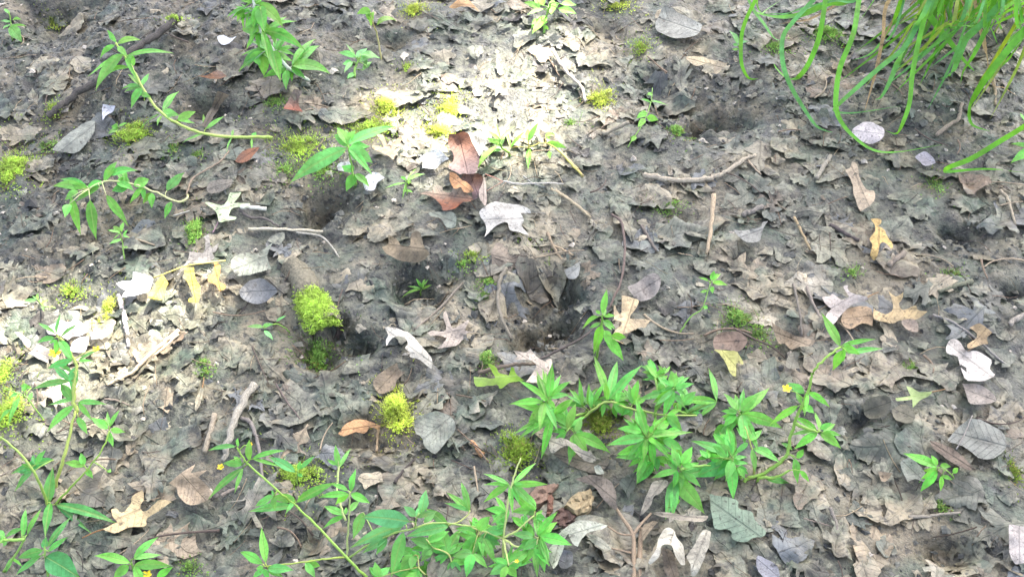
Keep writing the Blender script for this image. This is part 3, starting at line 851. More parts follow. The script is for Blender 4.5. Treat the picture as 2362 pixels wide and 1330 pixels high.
 (TA, [(1320,510),(1400,515),(1480,480),(1545,520),(1480,540),(1400,530)], (146,98,62), dict(label='thin brown leaf sliver on mud left of the white-stemmed plant', crown=.006)),
 (TB, [(0,1115),(70,1100),(90,1140),(60,1165),(0,1160)], (236,234,236), dict(label='white leaf piece half hidden by the broad-leaved seedling', curl=.006)),
 (TB, [(170,1220),(240,1170),(320,1210),(270,1240),(250,1290),(200,1300),(180,1280)], (238,236,236), dict(label='white torn leaf at the foot of the broad-leaved seedling', curl=.01)),
 (TE, [(340,300),(400,330),(430,370),(490,370),(500,290),(560,285),(580,370),(620,430),(560,480),(450,480),(330,430),(300,380),(340,360)], (146,128,98), dict(label='olive-brown broad curled oak leaf over a dark hollow', lift=.022, curl=.02)),
 (TE, [(615,150),(740,140),(800,160),(800,240),(740,250),(700,190),(630,170)], (156,154,140), dict(label='small grey leaf under the rust-brown leaf', curl=.014)),
 (TE, [(1540,540),(1600,510),(1650,480),(1640,560),(1610,600),(1560,590)], (204,198,182), dict(label='small off-white folded leaf scrap above the dark burrow', curl=.012)),
 (TE, [(1970,655),(2040,620),(2140,560),(2200,600),(2170,700),(2100,745),(2030,740)], (156,138,134), dict(label='brownish-grey folded leaf behind the golden-tan oak leaf', curl=.014)),
 (TE, [(240,1290),(330,1210),(400,1170),(420,1220),(460,1230),(400,1290),(380,1350),(280,1380)], (172,150,120), dict(label='dull tan oak leaf above the tall moss tuft', curl=.014)),
 (TD, [(1630,680),(1700,610),(1800,600),(1890,680),(1820,750),(1740,770),(1660,740)], (112,114,114), dict(label='dark slate-grey leaf left of the mossy log', curl=.01, mat=M_DEAD)),
 (TD, [(1570,480),(1660,420),(1750,430),(1860,350),(1820,440),(1850,530),(1740,560),(1620,580)], (140,136,122), dict(label='grey-olive maple-like leaf above the slate-grey leaf', curl=.012, mat=M_DEAD)),
 (TI, [(2260,970),(2340,980),(2400,1010),(2400,1200),(2300,1240),(2260,1150)], (206,194,184), dict(label='pale beige curled leaf on edge beside dark litter', crown=.012, lift=.014)),
 (TI, [(1525,540),(1600,520),(1690,620),(1680,680),(1620,660),(1570,680),(1530,600)], (160,154,142), dict(label='grey oval leaf with torn dark end beside the small green sprig', curl=.012)),
 (TI, [(1370,610),(1470,620),(1430,670),(1390,675)], (178,156,126), dict(label='small tan leaf scrap left of the grey oval leaf', curl=.006)),
 (TI, [(1840,400),(1990,250),(2200,330),(2240,450),(2100,530),(1950,440)], (118,112,106), dict(label='large dark slate leaf with pale ribs above the small green sprig', curl=.012, mat=M_DEAD)),
 (TI, [(1720,400),(1800,420),(1900,470),(2040,600),(1950,590),(1830,520),(1750,460)], (140,112,98), dict(label='brown narrow leaf lying along the dark slate leaf', curl=.01)),
 (TI, [(550,1180),(640,1220),(690,1270),(690,1330),(600,1340),(540,1260)], (146,146,152), dict(label='bluish-grey leaf on dark litter right of the withered sprig', curl=.012)),
 (TI, [(1290,120),(1420,90),(1460,150),(1420,230),(1310,250),(1270,200)], (116,104,90), dict(label='glossy brown oval leaf left of the lime-green oak leaf', curl=.016)),
 (TI, [(1460,190),(1560,150),(1620,220),(1590,280),(1490,260)], (124,110,94), dict(label='glossy brown cupped leaf just below the lime-green oak leaf', curl=.02)),
 (TG, [(1150,690),(1260,600),(1330,560),(1300,620),(1410,600),(1350,650),(1440,740),(1420,800),(1300,840),(1220,780),(1200,720)], (170,148,116), dict(label='crumpled dull tan leaf above the blue-grey mud left of the yellow-budded plant', curl=.02, mat=M_DEAD)),
]
for (tl, pts, rgb, kw) in HL:
    hero(tl, pts, rgb, **kw)

# yellow compound leaf with three leaflets
sp = at(*TD(1530, 475), .02)
spray = tag(empty('yellow_leaf_spray', at(*TD(1530, 475), 0)), 'fallen stalk with three hanging yellow and orange leaflets', 'leaf')
S = [at(*TD(*p), h) for p, h in [((1535, 474), .016), ((1400, 490), .024), ((1270, 510), .026), ((1120, 565), .02), ((1045, 592), .012)]]
v, f, l = tube(catmull(S, 6), .0013, .001, 6, .05, 2)
mesh_obj('stalk', v, f, M_STEM, spray, lin(206, 190, 110), l, S[0])
hero(TD, [(1105,565),(1145,625),(1130,660),(1110,735),(1050,740),(1005,725),(1030,680),(1040,655)], (230,204,78), parent=spray, part='leaflet', lift=.014, crown=.006)
hero(TD, [(1255,520),(1320,520),(1325,570),(1345,620),(1365,655),(1360,720),(1345,760),(1285,755),(1285,735),(1320,720),(1295,660),(1270,610),(1255,590)], (232,210,84), parent=spray, part='leaflet', lift=.018, crown=.006)
hero(TD, [(1455,485),(1500,505),(1500,560),(1490,610),(1535,640),(1535,665),(1495,685),(1470,640),(1420,620),(1420,575),(1450,560)], (226,166,80), parent=spray, part='leaflet', lift=.014, crown=.006)

# withered sprig with curled grey-tan leaves
wb = at(*T5(1283, 1053), 0)
sprig = tag(empty('withered_sprig', wb), 'withered grey-tan sprig with limp curled dead leaves', 'plant')
for k, (P, r0, r1) in enumerate([([(1285, 1100, .004), (1282, 900, .012), (1275, 740, .02), (1200, 620, .018), (1150, 540, .014)], .0032, .0016),
                    ([(1278, 745, .02), (1330, 670, .022), (1410, 585, .018)], .002, .0012), ([(1275, 745, .02), (1180, 735, .02), (1090, 680, .026)], .0014, .001),
                    ([(1282, 880, .012), (1200, 860, .016), (1110, 840, .014)], .0014, .001), ([(1320, 1060, .004), (1330, 800, .014), (1340, 690, .018)], .0036, .002)]):
    S = [at(*T5(x, y), h) for x, y, h in P]
    v, f, l = tube(catmull(S, 6), r0, r1, 7, .06, k)
    mesh_obj('stem', v, f, M_WOOD, sprig, lin(150, 130, 106), l, S[0])
for pts, rgb, kw in [
 ([(720,750),(780,690),(860,640),(940,635),(1090,670),(1050,700),(960,720),(900,770),(870,830),(830,800),(800,730),(760,800)], (192,186,168), dict(lift=.022, crown=.018)),
 ([(660,840),(740,800),(770,830),(720,960),(690,990),(665,930)], (196,190,172), dict(lift=.012, crown=.01)),
 ([(950,740),(1010,750),(1100,820),(1120,850),(1040,840),(960,780)], (178,168,150), dict(lift=.014, crown=.012)),
 ([(1480,740),(1520,690),(1570,700),(1600,760),(1650,830),(1660,960),(1630,960),(1590,900),(1560,820),(1490,820),(1470,900),(1410,960),(1390,940),(1440,860)], (204,196,174), dict(lift=.02, crown=.02)),
 ([(1790,710),(1850,720),(1840,800),(1800,920),(1740,1040),(1700,1040),(1700,960),(1670,900),(1720,830)], (200,192,168), dict(lift=.014, crown=.014)),
 ([(1410,580),(1520,575),(1640,600),(1810,600),(1830,610),(1790,645),(1640,635),(1490,610)], (172,160,138), dict(lift=.016, crown=.012)),
 ([(1330,600),(1400,400),(1430,350),(1520,340),(1530,380),(1470,440),(1430,460),(1400,540)], (182,172,150), dict(lift=.018, crown=.012)),
 ([(850,330),(960,300),(1020,310),(1100,340),(1150,420),(1160,540),(1130,550),(1060,480),(980,380),(900,355)], (140,118,108), dict(lift=.012, crown=.006)),
 ([(1340,690),(1420,640),(1460,650),(1400,720),(1350,790)], (150,132,104), dict(lift=.01, crown=.01)),
 ([(1490,840),(1560,860),(1600,960),(1620,1060),(1530,1060),(1500,950)], (142,124,100), dict(lift=.006, crown=.01)),
 ([(760,850),(830,870),(830,960),(770,990),(730,960)], (140,140,140), dict(lift=.006, crown=.004)),
 ([(1090,880),(1220,870),(1230,990),(1170,960)], (150,140,128), dict(lift=.006, crown=.004))]:
    hero(T5, pts, rgb, parent=sprig, part='curled_leaf', mat=M_PALE, mud=.2, curl=.01, **kw)
hero(T5, [(660,20),(760,30),(860,80),(1000,170),(980,210),(900,180),(820,100),(770,90),(690,140),(660,110)], (186,176,154), label='pale folded rim of a big curled leaf under the green plants', lift=.03, curl=.012)
hero(T5, [(690,150),(780,95),(880,170),(1000,220),(1100,170),(1090,230),(1010,290),(880,260),(760,200)], (126,106,92), label='brown underside of a curled leaf below its pale folded rim', lift=.006, mat=M_DEAD)
hero(T5, [(990,240),(1030,230),(1065,290),(1010,295)], (176,172,158), label='small grey chip resting on the purple-brown withered leaf', lift=.02, curl=.004)

# ------------------------------------------------------------------ sticks, twigs, log
def stick(tile, pts, w, rgb, label=None, name='stick', cat='stick', h=.006, taper=.7, jit=.10, group=None, parent=None, part=None, hs=None, mat=None, seg=8):
    P = []
    for i, p in enumerate(pts):
        q = tile(p[0], p[1])
        P.append(at(*q, p[2] if len(p) > 2 else h))
    r0 = w / tile.k / px_per_m(P[0]) / 2
    P = np.array(P); P[:, 2] += r0 * .3
    seed = int(abs(pts[0][0] * 13 + pts[0][1] * 7)) % 997
    C = catmull(P, 6)
    C[1:-1] += np.random.RandomState(seed).normal(0, r0 * .18, C[1:-1].shape)
    V, Fc, L = tube(C, r0, r0 * taper, seg, jit, seed)
    g = sum(rgb) / 3; rgb = tuple(c * .72 + g * .28 for c in rgb)
    o = mesh_obj(part or name, V, Fc, mat or M_WOOD, parent, lin(*rgb), L, P[0])
    if parent is None: tag(o, label, cat, group)
    return o

STK = [
 (TA, [(1230,120,.02),(1130,195,.022),(1000,290,.02),(850,390,.02),(700,510,.016),(640,570,.014),(500,660,.012),(400,740,.01),(330,800,.004)], 46, (74,66,58), 'long dark branch with mossy ends lying on bare mud', 'fallen_branch', dict(taper=1.0)),
 (TC, [(-225,1195),(-90,1225),(100,1235),(230,1215),(340,1170),(450,1095),(530,1060)], 42, (176,158,128), 'pale curved thick stick below the sunny patch', 'stick', dict(taper=.6)),
 (TE, [(1150,530,.012),(1105,600,.012),(1090,740,.01),(1115,880,.01),(1180,1010,.008)], 30, (136,124,100), 'grey knobbly curved stick left of the dark burrow', 'stick', {}),
 (TE, [(1860,160,.02),(1930,220,.018),(1950,400,.014),(1930,600,.012),(1840,810,.008)], 19, (120,96,82), 'slender reddish-brown arched stem above the upright green shoot', 'twig', {}),
 (T1, [(110,945,.006),(330,890,.016),(560,850,.018),(730,850,.014)], 46, (128,106,84), 'stout brown stick under the cream and tan oak leaf', 'stick', dict(taper=.8)),
 (T1, [(780,800,.012),(1000,690,.014),(1250,555,.014),(1420,420,.008)], 34, (92,78,70), 'dark thin stick running from the cream oak leaf to the green shoot', 'stick', dict(taper=.6)),
 (TD, [(805,715),(835,800),(850,880),(865,960),(872,1065)], 32, (206,188,176), 'knotty pale twig in sun below the white crumpled leaf', 'twig', dict(jit=.22)),
 (TD, [(1220,950,.012),(1100,1050,.012),(960,1180,.01),(900,1240,.006),(730,1325,.004)], 30, (214,184,136), 'straw-coloured split stalk lying over the sunlit mud', 'dry_stalk', {}),
 (TD, [(1215,975,.010),(1090,1090,.010),(940,1200,.006)], 20, (226,200,154), 'short straw strip alongside the split stalk', 'dry_stalk', {}),
 (TG, [(1735,20,.008),(1650,150,.01),(1590,300,.012),(1545,440,.012),(1525,540,.006)], 58, (160,150,128), 'thick grey-green stick behind the yellow-budded plant', 'stick', dict(taper=.6)),
 (TG, [(1462,225),(1440,320),(1395,485)], 42, (164,146,116), 'short broken stub with peeling bark beside the thick grey-green stick', 'stick', dict(taper=.9)),
 (TG, [(1640,250),(1700,270),(1730,340),(1770,480),(1790,760)], 30, (136,124,112), 'grey thin twig behind the yellow-budded stem', 'twig', dict(taper=.7)),
 (TD, [(1690,262),(1900,262),(2200,280)], 24, (214,198,160), 'straight straw-coloured stalk above the mossy log', 'dry_stalk', {}),
 (TD, [(2020,285),(2180,310),(2260,380),(2310,455)], 14, (190,180,156), 'thin curved pale twig right of the mossy log', 'twig', {}),
 (TD, [(1180,172),(1290,140),(1400,125)], 12, (196,190,168), 'thin pale stem left of the pale green oak leaf', 'twig', {}),
 (TD, [(1640,112,.012),(1720,115,.012),(1815,125,.01)], 28, (226,222,196), 'short cream stalk right of the pale green oak leaf', 'dry_stalk', dict(taper=1)),
 (TD, [(1630,130),(1700,180),(1800,190),(1900,245)], 22, (104,94,86), 'dark bent twig below the cream stalk', 'twig', {}),
 (TB, [(1455,340,.012),(1530,460,.014),(1600,540,.014),(1660,600,.012),(1682,695,.008)], 26, (200,182,154), 'pale bent twig ending at a moss tuft beside the sunny patch', 'twig', {}),
 (TF, [(248,30,.03),(238,200,.02),(198,430,.01)], 34, (190,160,118), 'upright tan split stick leaning over litter', 'stick', dict(taper=.6)),
 (TF, [(872,645),(930,780),(990,905)], 24, (140,124,106), 'slender brown stick left of the pale beige oak leaf', 'twig', {}),
 (TF, [(790,635),(835,830),(852,990)], 18, (128,116,98), 'thin brown stick parallel to the slender one by the beige oak leaf', 'twig', {}),
 (TK, [(1420,935,.012),(1600,965,.012),(1890,955,.012),(2085,968,.008)], 18, (206,196,180), 'pale thin leafless stalk right of the brown leaf cluster', 'twig', {}),
 (TK, [(1225,860,.014),(1330,900,.014),(1415,938,.012)], 12, (204,128,104), 'red-tinged upper stalk by the brown leaf cluster', 'twig', {}),
 (TK, [(1420,938,.012),(1330,990,.01),(1230,1050,.008)], 12, (196,150,120), 'pinkish lower stalk by the brown leaf cluster', 'twig', {}),
 (TK, [(1640,880),(1740,960),(1900,1010)], 18, (140,140,132), 'grey short twig crossing the pale leafless stalk', 'twig', {}),
 (TK, [(1940,995),(2060,1080),(2150,1140),(2362,1300)], 34, (166,146,110), 'brown fibrous stalk slanting below the curved stick', 'dry_stalk', {}),
 (TB, [(1500,1020),(1590,1110),(1670,1200)], 18, (206,176,104), 'golden dry stem below the sunny patch seedlings', 'dry_stalk', {}),
 (TE, [(520,945),(690,800),(860,615)], 17, (146,130,108), 'straight thin twig above the star-shaped leaf', 'twig', {}),
 (TF, [(440,168),(510,145),(582,108)], 36, (126,116,102), 'short grey stub beside the upright tan stick', 'stick', dict(taper=1)),
 (TF, [(1432,512),(1490,470),(1545,425)], 40, (130,114,94), 'short brown wood stub below the golden twisted leaf', 'stick', dict(taper=1)),
 (TC, [(1765,925),(1850,855),(1915,815),(1925,770),(1940,710)], 30, (150,130,104), 'bent brown stick right of the white rounded leaf', 'stick', {}),
 (TC, [(945,1222),(1000,1130),(1045,1065)], 32, (150,140,116), 'short pale stick standing below the white rounded leaf', 'stick', dict(taper=.9)),
 (TI, [(1040,860),(1075,950),(1100,1045)], 28, (136,124,108), 'grey lichen-speckled twig on dark litter', 'twig', {}),
 (TI, [(860,930),(970,960),(1085,992)], 9, (150,128,108), 'thin reddish stem touching the lichen-speckled twig', 'twig', {}),
 (TI, [(1575,922),(1700,918),(1790,905),(1930,892)], 24, (150,138,116), 'horizontal grey twig beside a small moss tuft', 'twig', {}),
 (TF, [(795,180),(850,290),(905,400)], 20, (176,146,96), 'tan stalk slanting down right of the light grey leaf', 'dry_stalk', {}),
 (TF, [(1040,235),(1130,285),(1240,340)], 34, (84,70,64), 'dark reddish stick left of the golden twisted leaf', 'stick', {}),
 (TH, [(385,690),(450,600),(525,525)], 22, (72,60,52), 'dark short stick in a mud gap below the grey rounded leaf', 'stick', {}),
 (TH, [(272,330),(268,400),(262,475)], 22, (170,140,98), 'short tan straw under the orange-tan leaf by the moss', 'dry_stalk', {}),
 (TA, [(1268,1330),(1310,1220),(1400,1160),(1500,1100),(1560,1030)], 13, (168,140,110), 'thin trailing brown runner below the long trailing plant', 'twig', {}),
 (T7, [(0,392),(90,345),(210,288)], 13, (156,140,118), 'thin straight twig at the foot of the tall left-hand weeds', 'twig', {}),
 (TG, [(1880,15),(1950,130),(2045,255)], 12, (120,98,88), 'dark reddish thin stem on mud right of the thick grey-green stick', 'twig', {}),
 (TG, [(1510,780),(1570,740),(1635,715)], 28, (150,132,112), 'short pale twig piece under the yellow-budded plant', 'twig', {}),
 (TG, [(710,120),(800,130),(880,160)], 16, (120,104,88), 'short thin brown twig beside the split stalk', 'twig', {}),
 (TE, [(1425,290),(1460,370),(1530,490)], 24, (160,134,98), 'tan forked twig above the dark burrow', 'twig', {}),
 (TE, [(1460,375),(1530,400),(1600,440)], 16, (186,156,114), 'thin tan side twig crossing the forked twig', 'twig', {}),
 (TE, [(2065,240),(2110,320),(2165,415)], 26, (112,98,84), 'brown short stick left of the upright tan stick', 'stick', {}),
 (TE, [(1450,-10),(1580,70),(1720,185)], 26, (172,152,112), 'long fibrous tan strip above the burrow', 'dry_stalk', {}),
 (TF, [(2010,620),(1900,650),(1780,690)], 36, (112,112,82), 'mossy greenish-brown stick in dark litter', 'stick', {}),
 (TF, [(2362,850),(2300,880),(2260,915)], 40, (150,138,120), 'thick pale stick end poking in beside the hooked leaf', 'stick', dict(taper=.9)),
 (TF, [(2200,0),(2250,60),(2300,230)], 22, (176,156,122), 'bent tan stem over dark litter', 'dry_stalk', {}),
 (TB, [(1800,920,.006),(1880,880,.012),(1980,835,.02)], 34, (150,138,112), 'short split stick propped over a dark gap', 'stick', {}),
 (TI, [(1900,460,.014),(1950,370,.016),(2010,230,.014)], 10, (150,140,128), 'thin pale rib stem on the large dark slate leaf', 'twig', {}),
 (TF, [(1740,845),(1900,910),(2080,1050),(2240,1190)], 20, (140,132,122), 'long grey twig running behind the white maple-like leaf', 'twig', {}),
 (TC, [(1510,380),(1560,430),(1640,500)], 22, (176,152,116), 'short tan straw among the sedge blades', 'dry_stalk', {}),
 (TC, [(2140,520),(2160,620),(2165,720)], 26, (160,136,96), 'dry tan sedge stalk under the green blades', 'dry_stalk', {}),
 (TC, [(480,1090),(530,1150),(570,1190)], 14, (186,160,124), 'thin straw tip by the thick curved stick', 'dry_stalk', {}),
]
for (tl, pts, w, rgb, lab, nm, kw) in STK:
    stick(tl, pts, w, rgb, lab, nm, 'branch' if nm == 'fallen_branch' else ('stalk' if nm == 'dry_stalk' else nm), **kw)

# generic thin twigs
rs = np.random.RandomState(77)
for i in range(46):
    px, py = rs.uniform(30, W - 30), rs.uniform(20, H - 20)
    p = at(px, py); an = rs.uniform(0, 6.28); L_ = rs.uniform(.03, .085); bend = rs.uniform(-.7, .7)
    P = []
    for k in range(5):
        u = k / 4 - .5
        x = p[0] + math.cos(an + bend * u) * L_ * u; y = p[1] + math.sin(an + bend * u) * L_ * u
        P.append((x, y, float(gz_smooth(x, y)) + .009))
    r = rs.uniform(.0008, .0019)
    V, Fc, L = tube(catmull(P, 3), r, r * .6, 6, .1, i)
    c = [(132, 112, 92), (96, 82, 72), (168, 150, 124)][i % 3]
    o = mesh_obj('litter_twig', V, Fc, M_WOOD, None, lin(*c), L, P[0])
    tag(o, ['thin mid-brown twig lying loose on the litter', 'thin dark brown twig lying loose on the litter', 'thin straw-pale twig lying loose on the litter'][i % 3], 'twig',
        ['mid-brown litter twigs', 'dark litter twigs', 'pale litter twigs'][i % 3])

# wood chips
def chip(tile, pts, rgb, label, h=.012):
    P = np.array([tile(*p) for p in pts]); seed = int(P[0][0])
    o2 = round_outline(P, 3, .05, seed); n = len(o2)
    c = o2.mean(0); rad = np.sqrt(((o2 - c) ** 2).sum(1)).max()
    V2, Fc = fill(o2, rad * .2, seed)
    ax = P[1] - P[0]; ax = ax / np.linalg.norm(ax); sd = np.array([-ax[1], ax[0]])
    V = []
    for (x, y) in V2:
        u, w = float((np.array([x, y]) - c) @ ax) / rad, float((np.array([x, y]) - c) @ sd) / rad
        e = np.min(np.hypot(o2[:, 0] - x, o2[:, 1] - y)) / rad
        V.append(at(x, y, h * (.55 + .45 * min(1, e * 5)) + h * .35 * float(vnoise(u * 1.5 + seed, w * 9, 3))))
    V = np.array(V)
    rim = V[:n].copy(); rim[:, 2] -= h
    m = len(V); V = np.vstack([V, rim])
    Fc = list(Fc) + [(m + i, m + (i + 1) % n, (i + 1) % n, i) for i in range(n)]
    W2 = np.vstack([V2, V2[:n]])
    lf = np.array([(float(q @ ax) * .02, float(q @ sd) * .14, 0) for q in W2])
    ob = mesh_obj('wood_chunk', V, Fc, M_WOOD, None, lin(*rgb), lf, rim.mean(0), smooth=False)
    tag(ob, label, 'wood')
chip(T5, [(520, 440), (700, 360), (730, 370), (680, 440), (600, 530), (545, 545)], (136, 110, 92), 'weathered brown bark piece below the tall thin green stem')
chip(T5, [(640, 600), (650, 460), (685, 450), (690, 560), (670, 600)], (120, 84, 66), 'reddish-brown wood splinter between the two bark pieces')
chip(T5, [(660, 650), (760, 540), (860, 600), (840, 640), (750, 690)], (98, 74, 64), 'dark brown rotten wood block above the withered sprig')
chip(T5, [(770, 530), (820, 470), (960, 400), (990, 470), (960, 560), (870, 600)], (160, 142, 108), 'tan crumbly wood lump beside the dark rotten block', h=.018)
chip(TH, [(895, 405), (920, 398), (1000, 480), (975, 505), (930, 450)], (206, 156, 112), 'small orange-tan wood splinter on grey mud', h=.006)

# ------------------------------------------------------------------ moss
def moss(px, py, rx, ry, rgb, label, hgt=.018, n=None, group=None, parent=None, base_h=0.0, feather=1.0, dens=1.0):
    seed = int(px * 3 + py * 5) % 9973
    rs = np.random.RandomState(seed)
    c = at(px, py, base_h); ppm = px_per_m(c)
    ax = rx / ppm; ay = ry / ppm / SP
    if n is None: n = int(np.clip(ax * ay * 800000 * dens, 130, 2000))
    parts = []
    V, Fc, T = [], [], []
    col = np.array(lin(*rgb))
    for i in range(n):
        a = rs.uniform(0, 6.28); r = min(1.9, abs(rs.normal(0, .74))) if rs.rand() < .68 else min(2.7, abs(rs.normal(0, 1.5)))
        wob = .75 + .45 * float(vnoise(math.cos(a) * 1.6 + seed, math.sin(a) * 1.6, 3))
        x = c[0] + math.cos(a) * r * ax * wob; y = c[1] + math.sin(a) * r * ay * wob
        z = float(gz_smooth(x, y)) + base_h + .003
        clump = float(vnoise(x * 60, y * 60, 8))
        hh = .72 * hgt * max(.1, 1 - r ** 2 * .62) * (0.65 + .5 * clump + .25 * rs.rand())
        d = np.array([math.cos(a) * r * .8 + rs.normal(0, .35), math.sin(a) * r * .8 + rs.normal(0, .35), 1.0]); d /= np.linalg.norm(d)
        L_ = max(.0035, min(.010, hh * .8)) * rs.uniform(.7, 1.3) * feather
        p0 = np.array([x, y, z + max(0, hh - L_)]); 
        tc = col * rs.uniform(.55, 1.25) * (1 + .3 * clump)
        if rs.rand() < .06: tc = np.array(lin(160, 144, 80))
        side = np.cross(d, rs.normal(0, 1, 3)); side /= np.linalg.norm(side) + 1e-9
        s2 = np.cross(d, side)
        w = .0005
        o = len(V)
        V += [p0 - side * w, p0 + side * w, p0 + d * L_]
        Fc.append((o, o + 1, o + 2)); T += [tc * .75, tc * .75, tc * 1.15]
        m = 5
        for k in range(m):
            u = (k + .6) / m
            q = p0 + d * L_ * u
            sd = (side if k % 2 else s2) * (1 if (k // 2) % 2 else -1)
            ll = L_ * .42 * (1 - .5 * u)
            e = q + sd * ll + d * ll * .55
            b = np.cross(sd, d) * .0007
            o = len(V)
            V += [q - b, q + b, e]
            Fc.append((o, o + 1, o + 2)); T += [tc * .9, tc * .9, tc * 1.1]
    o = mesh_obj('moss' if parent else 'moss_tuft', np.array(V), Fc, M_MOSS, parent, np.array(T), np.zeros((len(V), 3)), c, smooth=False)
    if parent is None: tag(o, label, 'moss', group)
    return o
YG, BG, DG = (172, 200, 82), (206, 220, 94), (140, 180, 84)
MS = [
 (916, 958, 52, 52, BG, 'tall bright yellow-green feathery moss tuft beside an orange-tan leaf', dict(hgt=.035, dens=1.2)),
 (315, 318, 46, 36, YG, 'rounded yellow-green moss hummock under the long trailing plant', dict(hgt=.03, dens=1.2)),
 (690, 345, 66, 44, YG, 'wide yellow-green moss mat left of the broad-leaved seedling', dict(hgt=.012, dens=.8)),
 (660, 395, 50, 26, DG, 'thin moss film below the wide moss mat', dict(hgt=.008, dens=.5)),
 (745, 395, 52, 34, DG, 'dull moss patch under the long leaf of the broad-leaved seedling', dict(hgt=.01, dens=.6)),
 (1384, 234, 36, 32, BG, 'bright compact moss tuft at the end of the pale bent twig', dict(hgt=.026, dens=1.2)),
 (892, 252, 40, 34, BG, 'sunlit yellow moss patch above the forked tan leaf', dict(hgt=.018)),
 (860, 300, 80, 26, YG, 'long low moss patch behind the broad-leaved seedling', dict(hgt=.012)),
 (1035, 255, 34, 40, BG, 'sunlit yellow moss at the left rim of the sunny patch', dict(hgt=.018)),
 (1015, 310, 46, 22, BG, 'yellow moss strip just above the wet brown leaves', dict(hgt=.012)),
 (30, 395, 46, 62, YG, 'large moss patch beside bare mud and the slab-like leaf', dict(hgt=.018)),
 (25, 950, 44, 58, YG, 'thick moss mound behind the tall left-hand weeds', dict(hgt=.026)),
 (12, 860, 22, 44, YG, 'narrow moss tuft above the thick moss mound', dict(hgt=.02)),
 (690, 1095, 62, 42, YG, 'flat golden-green moss patch under the yellow-budded plant', dict(hgt=.014)),
 (740, 830, 54, 36, DG, 'soft green moss patch below the mossy log', dict(hgt=.016)),
 (1700, 740, 42, 30, DG, 'feathery green moss above the reddish-brown rounded leaf', dict(hgt=.018)),
 (1750, 775, 36, 22, DG, 'feathery green moss trailing right of the reddish-brown rounded leaf', dict(hgt=.014)),
 (1195, 1050, 48, 52, (148, 176, 60), 'bushy moss tuft around the top of the tall thin green stem', dict(hgt=.024)),
 (1385, 975, 48, 44, (122, 138, 48), 'olive moss patch in the middle of the leafy green plants', dict(hgt=.016)),
 (1090, 592, 30, 14, YG, 'small bright moss sprig above the grey knobbly stick', dict(hgt=.014)),
 (1068, 612, 24, 12, DG, 'small dull moss sprig beside the bright one', dict(hgt=.008)),
 (1540, 480, 36, 18, DG, 'feathery green moss on litter below the thick curved stick', dict(hgt=.012)),
 (1562, 310, 26, 22, DG, 'soft moss tuft near the mud clods below the pale brownish-grey leaf', dict(hgt=.016)),
 (1478, 112, 30, 26, YG, 'yellow-green moss tuft left of the mud hollow', dict(hgt=.014)),
 (955, 26, 38, 22, BG, 'bright yellow moss tuft right of the arching seedling', dict(hgt=.018)),
 (940, 158, 20, 12, YG, 'tiny yellow moss cushion on litter above the sunny patch', dict(hgt=.01)),
 (1420, 16, 38, 18, BG, 'sunlit yellow moss left of the large pale leaf', dict(hgt=.014)),
 (1905, 82, 48, 26, DG, 'green moss patch showing between the sedge blades', dict(hgt=.014)),
 (1785, 112, 28, 20, DG, 'small moss tuft left of the long curved sedge blade', dict(hgt=.012)),
 (172, 675, 38, 20, YG, 'yellow-green moss on mud left of the white crumpled leaf', dict(hgt=.014)),
 (252, 718, 20, 34, BG, 'upright bright moss beside the knotty pale twig', dict(hgt=.016)),
 (448, 540, 26, 34, DG, 'small green moss tuft below the pale green oak leaf', dict(hgt=.016)),
 (1122, 838, 28, 24, DG, 'green moss tuft above the bright green oak leaf', dict(hgt=.018)),
 (1128, 655, 24, 14, DG, 'short moss left of the grey knobbly stick', dict(hgt=.01)),
 (1118, 684, 16, 12, DG, 'tiny moss cushion below the short moss by the knobbly stick', dict(hgt=.01)),
 (2336, 1092, 22, 36, (134, 160, 50), 'upright moss tuft beside the large dark slate leaf', dict(hgt=.018)),
 (2168, 1172, 20, 12, DG, 'small moss cushion above the horizontal grey twig', dict(hgt=.012)),
 (1962, 632, 26, 12, DG, 'tiny moss sprig on mud above the beige oak leaf', dict(hgt=.01)),
 (470, 838, 14, 10, DG, 'tiny moss sprig right of the split stalk', dict(hgt=.008)),
 (475, 862, 18, 8, DG, 'tiny moss film below the sprig near the split stalk', dict(hgt=.006)),
 (122, 58, 26, 22, (150, 168, 70), 'faint moss patch on dark mud by the hollow', dict(hgt=.01, dens=.6)),
 (122, 262, 16, 26, YG, 'small moss tuft at the lower end of the dark branch', dict(hgt=.014)),
 (112, 338, 40, 20, DG, 'thin moss strip above the slab-like leaf', dict(hgt=.008, dens=.6)),
 (640, 238, 36, 16, DG, 'dull moss beside the red-brown torn leaf', dict(hgt=.01)),
 (2155, 425, 24, 32, DG, 'olive moss patch below the lilac-grey leaf', dict(hgt=.01, dens=.7)),
 (2105, 850, 24, 14, DG, 'short green moss left of the white maple-like leaf', dict(hgt=.01)),
 (1204, 552, 16, 10, YG, 'tiny bright moss cushion below the large pale grey leaf', dict(hgt=.012)),
 (1265, 602, 16, 9, YG, 'tiny bright moss cushion above the dark burrow', dict(hgt=.012)),
 (2195, 632, 26, 12, DG, 'thin moss on the mossy greenish-brown stick', dict(hgt=.01)),
 (440, 1310, 34, 18, DG, 'olive moss behind the low weed with a yellow bud', dict(hgt=.012)),
 (1315, 287, 22, 10, DG, 'faint moss film right of the sunny patch', dict(hgt=.006)),
 (455, 360, 14, 10, DG, 'tiny moss sprig under the trailing plant tip', dict(hgt=.008)),
 (400, 345, 14, 16, DG, 'tiny moss tuft right of the rounded hummock', dict(hgt=.01)),
]
for (a, b, c, d, rgb, lab, kw) in MS:
    moss(a, b, c, d, rgb, lab, **kw)

